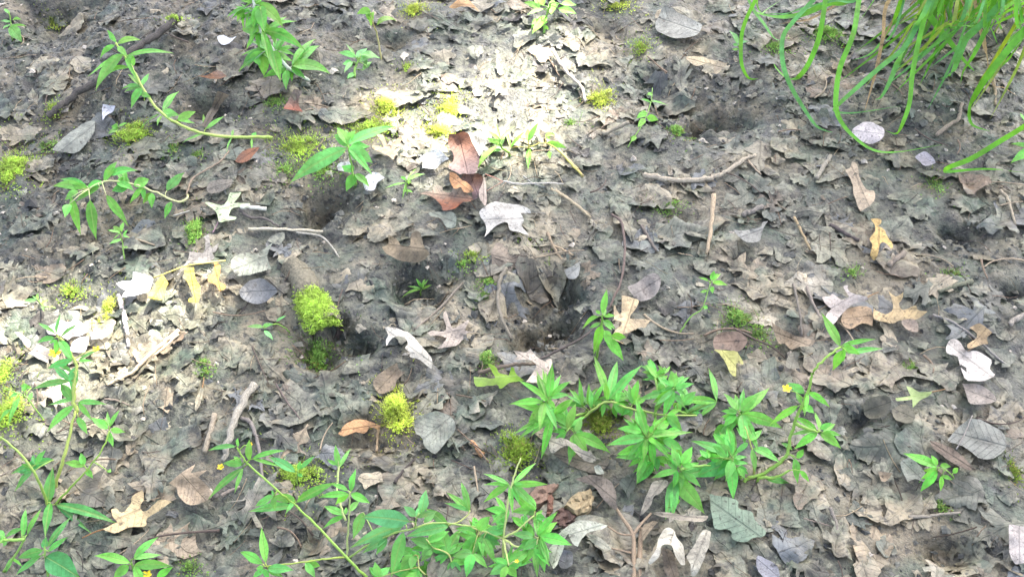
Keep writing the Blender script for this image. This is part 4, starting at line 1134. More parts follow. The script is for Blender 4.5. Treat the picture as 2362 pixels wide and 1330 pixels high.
# mossy log end: wood with hollow dark end, bark, moss on top
def mossy_log():
    A = at(668, 588, .02); B = at(745, 745, .035)
    ppm = px_per_m(B); r = 41 / ppm
    A[2] = float(gz_smooth(A[0], A[1])) - r * .35; B[2] = max(float(gz_smooth(B[0], B[1])), A[2] - r) + r * .75
    # B projected: keep centre of the end face where the photo shows it
    d = np.array([B[0] - A[0], B[1] - A[1], 0]); d /= np.linalg.norm(d)
    base = np.array([(A[0] + B[0]) / 2, (A[1] + B[1]) / 2, float(gz_smooth((A[0] + B[0]) / 2, (A[1] + B[1]) / 2))])
    t = tag(empty('mossy_log', base), 'short rotten log stub with yellow-green moss cap and dark end', 'log')
    P = catmull([A, (A + B) / 2 + (0, 0, .004), B], 12)
    V, Fc, L = tube(P, r * .8, r, 20, .05, 9)
    ax_ = np.repeat(P, 20, axis=0); rel = V - ax_; V = ax_ + rel * (1 + .3 * vnoise(V[:, 0] * 50 + 3, V[:, 2] * 50 + V[:, 1] * 30, 5) + .1 * vnoise(V[:, 0] * 160, V[:, 2] * 160, 6))[:, None]
    Fc = Fc[:-1]
    mesh_obj('bark', V, Fc, M_WOOD, t, lin(104, 98, 80), L, base)
    # sunken ragged end
    n = 20; rim = V[-n:]; c = rim.mean(0)
    V2 = np.vstack([rim, c + (rim - c) * .8 - d * .012, c + (rim - c) * .4 - d * .022, [c - d * .026]])
    F2 = []
    for k in range(n):
        k2 = (k + 1) % n
        F2 += [(k, k2, n + k2, n + k), (n + k, n + k2, 2 * n + k2, 2 * n + k), (2 * n + k, 2 * n + k2, 3 * n)]
    mesh_obj('end_grain', V2, F2, M_WOOD, t, lin(58, 46, 38), np.array(V2) * 20, base)
    # moss cap made on top of the log
    rs = np.random.RandomState(4)
    VV, FF, TT = [], [], []
    col = np.array(lin(*YG))
    for i in range(1500):
        u = min(1.03, rs.normal(.8, .15)); an = rs.normal(.0, .5)
        k = min(len(P) - 1, int(u * (len(P) - 1)))
        pc = A + (B - A) * min(u, 1.0)
        sd = np.cross(d, (0, 0, 1)); nrm = math.cos(an) * np.array([0, 0, 1]) + math.sin(an) * sd
        p = pc + nrm * r * .92
        if u > .97: p = p - np.array([0, 0, 1]) * rs.uniform(0, r * .6)
        g = (nrm + rs.normal(0, .35, 3) + d * .35); g /= np.linalg.norm(g)
        edge = max(0, 1 - ((u - .8) / .34) ** 2) * max(0, 1 - (an / 1.7) ** 2)
        L_ = (.004 + .008 * edge) * rs.uniform(.7, 1.2)
        tc = col * rs.uniform(.6, 1.3)
        s = np.cross(g, rs.normal(0, 1, 3)); s /= np.linalg.norm(s); s2 = np.cross(g, s)
        o = len(VV); VV += [p - s * .0007, p + s * .0007, p + g * L_]; FF.append((o, o + 1, o + 2)); TT += [tc * .7, tc * .7, tc * 1.1]
        for kk in range(5):
            q = p + g * L_ * (kk + .6) / 5; sdv = (s if kk % 2 else s2) * (1 if (kk // 2) % 2 else -1)
            e = q + sdv * L_ * .35 + g * L_ * .2; b = np.cross(sdv, g) * .0009
            o = len(VV); VV += [q - b, q + b, e]; FF.append((o, o + 1, o + 2)); TT += [tc * .9, tc * .9, tc * 1.1]
    mesh_obj('moss', np.array(VV), FF, M_MOSS, t, np.array(TT), np.zeros((len(VV), 3)), base, smooth=False)
mossy_log()
branch = bpy.data.objects['fallen_branch']
moss(402, 48, 24, 9, YG, '', hgt=.012, parent=branch, base_h=.022)
moss(130, 250, 16, 16, YG, '', hgt=.012, parent=branch, base_h=.008)

# ------------------------------------------------------------------ green plants
GREEN = (100, 174, 66)
def leaf3d(B, T, width, arch, seed, tint, roll=0.0, bend=None):
    """lanceolate blade from B to T"""
    rs = np.random.RandomState(seed)
    B = np.asarray(B); T = np.asarray(T)
    D = T - B; ln = np.linalg.norm(D) + 1e-6
    C = (B + T) / 2 + np.array([0, 0, 1]) * arch * ln
    if bend is not None: C = C + bend
    ns = 9; cols = (-1, -.55, 0, .55, 1)
    V, L = [], []
    up = np.array([rs.normal(0, .18), -.35 + rs.normal(0, .18), .9])
    ser = rs.uniform(-.05, .05, (ns + 1, 2))
    for i in range(ns + 1):
        t = i / ns
        p = (1 - t) ** 2 * B + 2 * t * (1 - t) * C + t * t * T
        tg = 2 * (1 - t) * (C - B) + 2 * t * (T - C); tg /= np.linalg.norm(tg) + 1e-9
        s = np.cross(tg, up)
        if np.linalg.norm(s) < .15: s = np.array([1.0, 0, 0])
        s /= np.linalg.norm(s)
        nrm = np.cross(s, tg)
        if roll:
            s = s * math.cos(roll) + nrm * math.sin(roll); nrm = np.cross(s, tg)
        w = width * .5 * max(.03, (math.sin(math.pi * min(1, t ** .78 * .98 + .02)) ** 1.12)) * (1 if t < .98 else .2)
        for c in cols:
            e = ser[i, 0 if c < 0 else 1] if abs(c) == 1 else 0
            q = p + s * c * w * (1 + e) + nrm * (abs(c) * .22 * w + .06 * width * math.sin(t * 9 + seed) * abs(c))
            V.append(q); L.append((t, c * w / ln, 0))
    Fc = []
    m = len(cols)
    for i in range(ns):
        for k in range(m - 1):
            Fc.append((i * m + k, i * m + k + 1, (i + 1) * m + k + 1, (i + 1) * m + k))
    return np.array(V), Fc, np.array(L)

def flower(parent, c, r, seed):
    rs = np.random.RandomState(seed)
    V, Fc = [], []
    for k in range(5):
        a = k * 1.2566 + rs.uniform(-.15, .15)
        d = np.array([math.cos(a), math.sin(a), .35]); s = np.array([-math.sin(a), math.cos(a), 0])
        o = len(V)
        V += [c, c + d * r * .6 + s * r * .38, c + d * r + s * r * .2 + (0, 0, .0), c + d * r * 1.05, c + d * r - s * r * .2, c + d * r * .6 - s * r * .38]
        Fc += [(o, o + 1, o + 2, o + 3), (o, o + 3, o + 4, o + 5)]
    mesh_obj('flower', np.array(V), Fc, M_FLOWER, parent, lin(244, 208, 36), np.zeros((len(V), 3)), c)

def plant(name, label, stems, leaves, rgb=GREEN, stem_rgb=(136, 176, 80), sw=7, flowers=(), var=.22, group=None, cat='plant', droop=.18, more=.3):
    """stems: list of (tile,[(X,Y,h_cm)..]); leaves: list of (tile,[(bx,by,tx,ty,w[,dz_cm[,arch]])..]) in picture coordinates"""
    SPX = []
    first = None
    built = []
    for (tl, pts) in stems:
        P = []
        for (x, y, h) in pts:
            q = tl(x, y); p = at(*q, h / 100); P.append(p); SPX.append((q[0], q[1], h / 100))
        built.append(np.array(P))
    b0 = min((P[i] for P in built for i in (0, -1)), key=lambda p: p[2] - float(gz_smooth(p[0], p[1])))
    base = np.array([b0[0], b0[1], float(gz_smooth(b0[0], b0[1]))])
    root = empty(name, base)
    for P in built:
        if (P[0][2] - float(gz_smooth(P[0][0], P[0][1]))) < .012:
            p0 = P[0].copy(); p0[2] = float(gz_smooth(p0[0], p0[1])) - .008; P = np.vstack([[p0], P])
        r = sw / px_per_m(P[0]) / 2
        C_ = catmull(P, 5); sd_ = int(abs(P[0][0]) * 9999)
        C_[2:-1] += np.random.RandomState(sd_).normal(0, r * .22, C_[2:-1].shape)
        v, f, l = tube(C_, r, r * .55, 7, .07, sd_)
        mesh_obj('stem', v, f, M_STEM, root, lin(*stem_rgb), l, P[0])
    # dense samples along stems for leaf attachment heights
    dens = []
    for P in built: dens += [p for p in catmull(P, 8)]
    dens = np.array(dens); dpx = np.array([to_px(*p) for p in dens])
    rs = np.random.RandomState(int(dpx[0][0] * 7 + dpx[0][1]) % 9973)
    extra = []
    for (tl, ls) in leaves:      # smaller leaves lower on the stem between the large ones
        e2 = []
        for lv in (ls * 3 if more >= 1 else ls):
            if rs.rand() < more:
                a = rs.choice([-1, 1]) * rs.uniform(.35, 1.3); k_ = rs.uniform(.55, 1.0)
                dx, dy = (lv[2] - lv[0]) * k_, (lv[3] - lv[1]) * k_
                e2.append((lv[0], lv[1], lv[0] + dx * math.cos(a) - dy * math.sin(a), lv[1] + dx * math.sin(a) + dy * math.cos(a), lv[4] * rs.uniform(.55, .95), rs.uniform(-2.6, -.4)))
        extra.append((tl, e2))
    for (tl, ls) in leaves + extra:
        for lv in ls:
            bx, by = tl(lv[0], lv[1]); tx, ty = tl(lv[2], lv[3])
            k = np.argmin((dpx[:, 0] - bx) ** 2 + (dpx[:, 1] - by) ** 2)
            hb = max(.004, dens[k][2] - float(gz_smooth(dens[k][0], dens[k][1])))
            B = at(bx, by, hb)
            dist = math.hypot(bx - dpx[k][0], by - dpx[k][1])
            lp = math.hypot(tx - bx, ty - by) / px_per_m(B)
            dz = lv[5] / 100 if len(lv) > 5 else rs.uniform(-droop - .1, .04) * lp
            ht = max(.006, hb + dz)
            T = at(tx, ty, ht)
            wd = lv[4] / tl.k / px_per_m(B) * rs.uniform(.68, .98)
            arch = lv[6] if len(lv) > 6 else rs.uniform(.06, .2)
            c = 1.25 * np.array(lin(rgb[0] + 14, rgb[1] + 6, rgb[2] + 18)) * np.array([rs.uniform(1 - var, 1 + var), rs.uniform(1 - var * .7, 1 + var * .7), rs.uniform(.7, 1.3)])
            if dist > 6:   # short stalk joining leaf to stem
                v, f, l = tube(np.array([dens[k], (dens[k] + B) / 2 + (0, 0, .002), B]), .0008, .0006, 5, 0, 1)
                mesh_obj('leaf_stalk', v, f, M_STEM, root, lin(*stem_rgb), l, dens[k])
            V, Fc, L = leaf3d(B, T, wd, arch, rs.randint(9999), c, rs.normal(0, .18))
            # keep above ground
            g = gz_smooth(V[:, 0], V[:, 1]); V[:, 2] = np.maximum(V[:, 2], g + .004)
            mesh_obj('leaf', V, Fc, M_GREEN, root, c, L, B)
    for (tl, x, y, h, rr) in flowers:
        c = at(*tl(x, y), h / 100)
        k = np.argmin(((dens - c) ** 2).sum(1))
        v, f, l = tube(np.array([dens[k], (dens[k] + c) / 2 + (0, 0, .004), c]), .0006, .0005, 5, 0, 1)
        mesh_obj('flower_stalk', v, f, M_STEM, root, lin(*stem_rgb), l, dens[k])
        flower(root, c, rr / px_per_m(c), int(x))
    return tag(root, label, cat, group)

plant('trailing_weed', 'long trailing leafy weed leaning over the dark branch', [(TA, [(1830,935,.3),(1580,935,1),(1390,910,2),(1230,850,3),(1090,760,4.5),(990,630,6.5),(910,480,8.5),(850,390,10),(790,290,11.5)])],
 [(TA, [(790,290,730,205,48,1),(800,300,965,275,55,-.5,.3),(780,310,680,400,55,-1,.3),(850,390,1190,365,45,-.5,.2),(910,450,900,370,42,1),(840,370,650,620,78,-3,.25),(880,460,700,540,45,-2,.3),
  (960,600,1020,500,48),(950,590,830,610,42,-1,.25),(970,600,890,740,68,-2,.2),(960,640,1030,665,42),(1110,760,1220,620,72,1),(1090,780,920,930,58,-3,.2),(1120,800,1200,780,32),(1100,790,1070,860,36),
  (1210,820,1335,760,64,.5),(1390,910,1240,975,38),(1400,880,1530,790,36,1),(1580,935,1590,880,22),(1720,935,1745,900,44),(1580,935,1540,1040,16),(1715,940,1715,1030,22),(870,380,890,440,50),(800,320,870,390,50)])],
 stem_rgb=(170, 190, 96), sw=8)
plant(more=1.0, name='white_stemmed_weed', label='leafy weed with whitish stem and broad drooping leaves', stems=[(TA, [(2090,545,.4),(1960,460,3),(1860,340,6),(1780,220,9),(1740,90,12),(1725,0,13.5),(1720,-60,14)])],
 leaves=[(TA, [(1720,20,1635,10,44),(1740,110,1620,160,55,-2,.3),(1770,40,1930,190,105,-2,.25),(1750,120,1790,185,55),(1790,215,2085,350,80,-3,.3),(1860,200,1990,240,55),(1750,230,1680,340,66,-3),
  (1860,350,1630,490,118,-4,.25),(1790,360,1800,520,95,-4),(1880,350,1960,240,44),(1870,380,1960,470,74,-3),(1950,480,1790,530,74),(1890,340,2010,380,44),(1990,450,2250,505,118,0,.25),(1985,470,2080,540,64),
  (1740,400,1690,460,62,-4),(1700,80,1580,130,42,-2,.3),(1660,60,1660,220,64,-4),(1730,60,1830,20,60),(1770,150,1760,300,70,-4),(1720,10,1840,-30,60)])],
 rgb=(88, 160, 54), stem_rgb=(200, 206, 184), sw=9)
plant('creeping_weed', 'creeping leafy weed left of the pale green oak leaf', [(TP, [(433,450,.4),(432,458,.8),(410,465,1.2),(370,448,2.5),(325,430,4),(290,421,5),(240,418,6),(205,436,6)])],
 [(TP, [(240,418,270,372,19,1),(245,405,318,393,24,0,.2),(240,420,190,440,26),(200,435,122,430,24,-1,.2),(165,455,186,542,27,-4,.1),(208,462,222,553,33,-4,.12),(245,450,297,522,24,-3,.1),(290,420,288,393,16),(310,430,345,413,26),
  (385,440,426,398,30,1),(395,465,380,505,19),(350,445,350,480,24),(300,430,258,442,32),(230,430,172,466,26,-2),(200,430,138,413,18),(160,470,150,502,21),(180,440,150,462,22),(330,432,300,470,20),(270,420,310,440,24),(205,436,160,430,20)])],
 rgb=(86, 162, 56), stem_rgb=(196, 196, 140), sw=6)
plant('broad_leaved_seedling', 'broad-leaved seedling with one long leaf over the wide moss mat', [(TP, [(822,425,.3),(812,390,2.5),(804,345,6)])],
 [(TP, [(805,335,778,294,32,1),(800,335,912,293,30,0,.15),(800,342,668,422,40,-3,.12),(805,345,860,376,46,-1,.15),(800,330,820,300,20,1),(820,402,798,442,27),(820,402,852,432,26),(815,395,788,384,22),(803,340,770,310,26)])],
 rgb=(100, 176, 70), stem_rgb=(140, 186, 80), sw=6)
plant('arching_seedling', 'two-leaved arching seedling with thin pinkish stem', [(TB, [(290,395,.3),(265,240,4),(235,150,7),(222,85,8)])],
 [(TB, [(225,85,225,185,92,-2,.5),(222,85,130,100,70,-1,.4),(262,175,400,150,58,0,.5)])], rgb=(104, 164, 66), stem_rgb=(176, 166, 110), sw=5)
plant('low_weed', 'low round-leaved weed on mud below the arching seedling', [(TB, [(110,520,.3),(120,450,1.5),(150,390,3)])],
 [(TB, [(120,390,0,360,44),(150,370,290,400,66),(190,450,180,350,50),(150,420,245,388,66),(100,430,30,440,54),(170,480,230,420,54),(100,420,40,500,44),(120,400,200,330,50),(110,500,60,540,44)])], rgb=(112, 176, 88))
plant('sunlit_shoot', 'bright shoot with a long drooping leaf at the rim of the sunny patch', [(TK, [(1490,645,.3),(1400,560,2.5),(1390,470,4)])],
 [(TK, [(1350,550,1115,825,96,-1.5,.2),(1390,560,1235,470,64),(1390,500,1250,380,64),(1390,480,1545,340,48),(1400,540,1440,440,34),(1400,590,1310,615,54)])], rgb=(112, 176, 60))
plant('sunlit_sprouts', 'small sprouts with upright narrow leaves below the sunny patch', [(TK, [(2290,890,.3),(2150,740,1.5),(2020,600,3),(1880,520,3.4),(1700,560,3)]), (TK, [(1700,600,.3),(1700,540,3)])],
 [(TK, [(1690,500,1805,300,76,2),(1500,570,1675,385,54,1.5),(1700,580,1692,810,64,-1.5),(1885,520,2115,578,80),(1880,435,1985,430,54),(1920,610,1930,695,74)])], rgb=(112, 180, 62), stem_rgb=(190, 180, 96), sw=5)
plant('back_weed', 'cluster of light green sunlit leaves near the bright yellow moss', [(TB, [(1400,210,.3),(1420,100,3),(1450,20,6)])],
 [(TB, [(1420,110,1320,235,66),(1450,100,1465,-10,56),(1370,60,1265,20,56),(1400,60,1285,105,46),(1500,60,1625,95,56),(1360,130,1315,200,46),(1400,180,1435,205,34),(1520,30,1625,35,56),(1400,40,1370,-20,56),(1430,150,1330,170,50)])], rgb=(120, 190, 70))
plant('tiny_sprout', 'tiny sprout with narrow leaves left of the rust-brown leaf', [(TK, [(375,1060,.3),(365,990,1.2),(360,930,2)])],
 [(TK, [(360,950,128,1012,38),(370,930,572,855,42),(360,920,300,885,34),(380,930,425,955,34),(370,1030,435,1055,38),(370,1030,325,1065,34)])], rgb=(116, 186, 66), sw=4)

# bottom right cluster
plant('upright_shoot', 'upright green shoot in front of the golden-tan oak leaf', [(T1, [(1400,760,.3),(1430,560,4),(1455,400,7),(1462,300,9)])],
 [(T1, [(1460,300,1512,30,84,2,.05),(1420,330,1238,470,76,-2,.4),(1440,400,1315,460,50),(1460,420,1370,745,124,-4,.15),(1470,370,1605,470,84),(1480,330,1605,320,64),(1440,300,1385,265,44),(1490,420,1570,475,64),(1500,560,1690,810,124,-2,.2),(1560,540,1725,560,96),(1480,480,1560,660,120,-2,.1)])], rgb=(96, 172, 52))
plant(more=1.0, name='whorled_weed', label='whorled leafy weed spreading right of the bright green oak leaf', stems=[(T2, [(960,520,.4),(740,560,2.5),(520,550,4.5),(490,390,7.5)])],
 leaves=[(T2, [(480,380,165,172,86,0,.15),(500,370,540,-20,118,2,.05),(520,350,745,182,80,.5),(470,400,400,345,46),(490,400,540,505,104,-3),(500,540,112,430,92,0,.15),(450,410,240,775,108,-5,.15),(540,560,415,1035,106,-3,.12),(550,550,775,375,116,0),(500,560,330,650,76,-2),(560,560,700,445,66)])], rgb=(92, 172, 56))
plant(more=1.0, name='sprawling_weed', label='sprawling weed with a large glossy drooping leaf over olive moss', stems=[(T2, [(900,540,.4),(800,630,2),(700,720,3.5)])],
 leaves=[(T2, [(700,710,585,635,46),(700,700,795,420,128,1.5),(720,690,905,570,86),(690,750,525,892,84,-1.5),(780,755,1175,965,138,-2,.2),(790,740,865,585,76,1)])], rgb=(92, 168, 60))
plant(more=1.0, name='creeping_stem_weed', label='weed with a long creeping stem behind the other leafy plants', stems=[(T2, [(820,640,.3),(990,490,2.5),(1140,405,3.5),(1390,480,3.5),(1700,540,3),(2110,555,1.5)])],
 leaves=[(T2, [(960,480,950,268,70,2),(930,440,938,205,66,2.5),(980,440,1115,190,66,2),(870,470,830,140,80,2.5),(860,440,685,335,48),(1150,390,1515,5,138,2,.1),(1140,390,1110,185,86,3),(1170,380,1335,315,66,1),(1420,430,1475,165,104,3),(1410,440,1365,200,66,2),
  (1240,400,1425,360,66),(1100,430,1080,575,66,-1.5),(1200,440,1405,560,124,-1.5),(1400,490,1275,565,84,-1.5),(1250,420,1240,300,60,1),(1500,500,1480,620,60,-1)])], rgb=(90, 168, 60), stem_rgb=(160, 182, 92))
plant(more=1.0, name='bushy_weed', label='bushy weed with a pale upturned leaf pointing to bare mud', stems=[(T2, [(1660,640,.3),(1680,420,3),(1780,320,5),(1860,260,7)]), (T2, [(1700,330,4),(1660,160,4),(1600,60,3)]), (T2, [(1900,500,2),(2000,540,1)])],
 leaves=[(T2, [(1860,280,1745,565,118,-2,.1),(1870,240,1830,65,128,2),(1860,240,1705,160,56),(1880,260,2085,207,66,.5),(1800,300,1465,392,96,-1),(1740,330,1700,185,118,1.5),(2330,402,1900,385,128,1,.05),(1950,440,2105,295,118,1),(1900,420,1930,525,108),
  (1690,160,1550,0,88),(1660,110,1600,-60,88),(2010,530,1935,508,48),(2090,545,2125,445,66),(1700,200,1800,120,80),(1760,110,1690,10,70),(1620,60,1500,20,66),(1830,300,1990,480,90,-2),(1650,120,1780,60,70,.5)])], rgb=(94, 174, 66))
plant(more=1.0, name='star_whorl_weed', label='weed with large star-shaped whorl of pointed leaves above the withered sprig', stems=[(T2, [(1640,1150,.3),(1600,1000,3),(1570,810,6)])],
 leaves=[(T2, [(1570,780,1445,365,118,1.5,.08),(1520,740,1245,700,96,.3),(1560,800,1130,885,118,-.5),(1600,790,2070,742,108,0),(1610,760,1795,712,56,.5),(1600,740,1645,655,66,1),(1560,890,1235,985,118,-1.5),(1550,990,1225,1015,108,-1),(1610,850,1645,1110,118,-2),(1640,1060,1455,1305,128,-2),
  (1650,880,1845,965,118,-1.5),(1670,1010,1855,1085,96,-1),(1740,820,1970,935,108,-1),(1680,720,1820,615,124,-1),(1790,560,1955,725,116,-1),(1440,610,1510,700,66,-1),(1320,730,1400,745,76,-1),(1590,800,1680,880,70,.5)])], rgb=(92, 178, 56))
plant(more=1.0, name='pointed_whorl_weed', label='smaller pointed whorl of leaves with one long leaf hanging over the dusty oak leaf', stems=[(T2, [(1980,1230,.3),(1930,1130,5)]), (T2, [(1930,1140,4.6),(2100,1110,4),(2260,1100,3)])],
 leaves=[(T2, [(1910,1120,1835,875,96,1.5),(1950,1090,2065,895,108,1),(1900,1150,1612,1238,90,-1),(1950,1160,2160,1340,96,-1.5),(1910,1180,1855,1340,96,-1.5),(1960,1120,2125,1088,66),(1900,1110,1860,1000,60)]), (T5, [(1590,330,1805,585,136,-2.5,.12),(1600,440,1535,525,66,-2)])], rgb=(90, 174, 60))
plant(more=1.0, name='round_whorl_weed', label='small whorl of blunt leaves left of the tall arching stem', stems=[(T3, [(700,880,.4),(780,790,2),(860,720,3.5),(870,640,5)])],
 leaves=[(T3, [(850,620,712,448,106,1),(880,620,1055,452,106,1),(840,640,686,620,66),(860,660,985,745,76),(890,650,1285,790,126,-1.5,.15),(830,660,735,870,106,-2),(740,760,610,860,90,-1.5)])], rgb=(90, 172, 64), stem_rgb=(150, 178, 90))
plant('twin_whorl_weed', 'slender weed with paired leaves under the tall arching stem', [(T3, [(1010,1230,.3),(985,980,3.5),(950,860,5),(920,770,5.5)])],
 [(T3, [(950,900,835,778,96),(970,910,1085,808,86),(1000,980,1265,1125,108,-1),(990,990,1022,1225,86,-2),(950,930,815,1045,76,-1)])], rgb=(90, 176, 60), stem_rgb=(170, 176, 90), sw=5)
plant(more=1.0, name='dense_low_weed', label='dense low weed with broad leaves between the whorls and the tall stem', stems=[(T3, [(880,1270,.3),(820,1190,2),(800,1090,4)])],
 leaves=[(T3, [(790,1060,395,915,158,-1,.12),(800,1100,620,1295,148,-2.5),(810,1080,945,1068,56),(810,1130,955,1132,46),(780,1130,435,1265,186,-2),(740,1080,600,955,66),(720,960,608,850,86),(850,1170,925,1285,76,-1),(780,1040,680,935,86,.5),(700,1100,540,1060,90,-1),(560,1080,480,1000,70)])], rgb=(88, 172, 62))
plant('tall_flowered_weed', 'tall arching weed with thick hairy stem and one yellow flower', [(T3, [(930,1290,.4),(1150,1200,1.5),(1320,1060,3.5),(1360,880,6),(1410,740,8),(1470,580,10.5),(1530,440,12.5),(1570,290,14.5),(1620,190,16),(1750,70,17),(1850,0,17)]), (T3, [(1060,1270,1),(1200,1270,1.5),(1350,1200,3)]), (T3, [(1410,740,8),(1520,790,8),(1630,830,8)])],
 [(TF, [(1110,1060,982,832,74,1.5),(1120,1050,1355,1008,48,0),(1130,1060,1245,1115,54),(1160,1105,1405,1073,54,0),(1130,1080,1058,1222,80,-3)]),
  (T3, [(1440,570,1150,770,92,-3,.2),(1500,580,1595,645,86),(1500,450,1335,348,116),(1530,440,1745,585,86,-2),(1470,550,1415,435,54),(1620,810,1385,678,82,0),(1630,830,1395,995,102,-1.5),(1650,840,1855,985,116,-1),(1680,830,1855,860,76,-.5),(1650,800,1765,735,56,1),(1640,790,1600,635,96,0),
   (1400,1080,1430,1325,138,-2.5),(1430,1080,1492,990,76,1),(1450,1200,1545,1312,66,-1.5),(1120,1280,1360,1325,76,-1),(1380,1000,1270,930,60)])], stem_rgb=(140, 176, 74), sw=9, flowers=[(T3, 1325, 410, 12, 11)], rgb=(92, 174, 54))

# bottom centre
plant('yellow_budded_weed', 'tall slanting weed with yellow buds over the flat moss patch', [(TQ, [(1590,1400,.3),(1540,1330,3),(1340,1130,6),(1100,870,8),(860,640,10),(680,490,11.5),(430,270,13),(330,150,14),(280,70,15)])],
 [(TQ, [(330,240,138,222,86,0,.12),(340,270,-5,578,96,-4,.12),(400,200,405,-10,106,2),(430,180,755,100,66,.5,.2),(270,60,0,102,54,-1,.2),(290,60,290,-25,64,1),(860,600,1255,408,118,1,.1),(830,640,395,692,128,-1,.1),(850,580,610,552,100,0),(640,550,458,645,106,-2),(640,540,620,480,36)])],
 stem_rgb=(138, 174, 72), sw=7, flowers=[(TQ, 122, 262, 11.5, 8), (TQ, 415, 40, 14.5, 5)], rgb=(86, 166, 62))
plant('moss_shoot', 'small shoot growing from the flat golden-green moss patch', [(TQ, [(868,430,.3),(870,310,4)])],
 [(TQ, [(850,310,588,163,90,1),(880,290,900,198,54,1),(890,280,1045,148,60,1),(870,330,925,352,54)])], rgb=(88, 172, 70), sw=5)
plant('thin_stemmed_weed', 'weed with thin straight pale stem beside the slanting yellow-budded one', [(TQ, [(1350,1150,.4),(1362,900,4),(1372,700,7),(1380,510,9.5)]), (TQ, [(1260,420,6),(1270,260,7),(1275,200,7.5)]), (TQ, [(1340,780,5),(1290,640,6),(1260,500,6.2),(1260,400,6)])],
 [(TQ, [(1390,500,1435,275,106,1,.08),(1370,520,1075,552,86,0),(1360,490,1195,425,76),(1390,520,1577,612,86,-1),(1370,690,1475,588,76),(1330,730,1125,638,86),(1330,740,1110,857,76,-2),(1340,720,1345,650,46),(1275,270,1240,40,76,2),(1250,240,1160,190,46)])], rgb=(92, 176, 62), stem_rgb=(178, 190, 120), sw=6)
plant('low_whorl_weed', 'low four-leaved whorl on a long side stem', [(TQ, [(1340,1140,.5),(1150,1150,1.8),(950,1180,2),(700,1210,2.4),(550,1225,3)])],
 [(TQ, [(560,1190,520,845,118,2,.08),(530,1200,315,1085,106,0),(580,1250,835,1262,100,0),(550,1250,435,1340,86,-1),(540,1230,465,1250,54),(950,1190,1045,1340,96,-1)])], rgb=(92, 178, 62), stem_rgb=(160, 178, 80), sw=5)
plant(more=.4, name='dark_leaved_weed', label='weed with long dark blue-green leaves in the thick of the plants', stems=[(T4, [(180,1150,.4),(500,950,4),(830,850,6),(1060,800,6),(1420,840,4.5)]), (T4, [(830,850,6),(850,740,8)])],
 leaves=[(T4, [(780,790,305,740,188,-1,.08),(740,810,195,1045,158,-3,.1),(1160,835,735,935,158,-1.5,.08),(720,890,600,1335,138,-4,.08),(330,700,230,955,156,-3,.08),(560,950,325,1095,96,-2),(890,710,942,478,112,2,.05),(840,740,720,638,80,1),(850,750,1050,690,86,.5),(920,800,1035,695,76,.5)])], rgb=(80, 156, 72), stem_rgb=(150, 176, 90), sw=6)
plant(more=1.0, name='curled_leaf_weed', label='weed with one pale leaf curled upright above tangled low leaves', stems=[(T4, [(1200,1290,.3),(1160,1110,2.5),(1010,1040,4),(940,960,5)]), (T4, [(1000,1330,.4),(880,1260,2),(860,1120,3)]), (T4, [(1120,830,3),(1240,800,4),(1330,740,4.5),(1370,680,5)])],
 leaves=[(T4, [(1365,690,1280,405,92,1.5,.35),(1150,1100,1080,838,128,1),(1010,1040,785,958,118,0),(1150,1110,890,1000,108,0),(1070,1310,1255,998,118,2,.1),(820,1120,690,1255,156,-1),(900,1285,550,1255,188,-1),(1000,1300,925,1160,126,1),(960,1000,1170,880,110,0),(880,1140,760,1080,90),(1190,1180,1290,1330,100,-1),(870,1250,800,1335,100,-1),(480,1330,440,1180,100,2)])], rgb=(92, 170, 66), stem_rgb=(196, 198, 120), sw=5)
plant(more=1.0, name='tall_thin_weed', label='branching weed with tall thin pale stem below the bushy moss tuft', stems=[(T4, [(1690,1180,.4),(1690,950,4),(1720,720,7),(1770,440,10),(1820,280,11.5),(1860,170,12.5)]), (T4, [(1690,950,4),(1400,850,3.6),(1300,820,3)]), (T4, [(1690,950,4),(1830,870,5),(1990,730,6)]), (T4, [(1690,960,4),(1830,1030,4),(1990,1030,4.5),(2030,940,5.5)]), (T4, [(1690,960,4),(1720,1090,3.5),(1745,1215,3.5)])],
 leaves=[(T4, [(1750,430,1495,605,92,-3,.12),(1780,430,2125,425,96,0,.08),(1790,420,1895,430,44),(2000,690,1785,518,118,1),(2000,700,1915,722,54),(1715,700,1515,668,86),(1710,820,1575,718,96,0),(1700,890,1515,868,106,0),(1440,880,1565,738,138,1.5),(1430,900,1225,858,86,0),(1900,850,1765,738,96,0),(1990,940,1780,912,106,0),
  (2020,920,2225,688,86,2),(2050,940,2362,1018,118,-.5),(2020,960,2095,1285,126,-2.5),(2030,930,2145,828,96,.5),(2010,740,2105,760,76),(1740,1210,1965,1058,118,.5),(1740,1200,1595,1148,66),(1730,1220,1555,1305,106,-1),(1740,1230,1825,1335,86,-1),(1460,930,1665,1020,118,-1),(1440,940,1275,1185,138,-2),(1450,940,1285,1030,66,-1),(1500,950,1615,1205,106,-2),(1390,1100,1330,1335,146,-1),(2000,1050,2022,1335,96,-2),(1560,900,1450,990,90,-1)])],
 rgb=(90, 174, 62), stem_rgb=(186, 196, 120), sw=6, flowers=[(T4, 1822, 1175, 4.5, 5)])

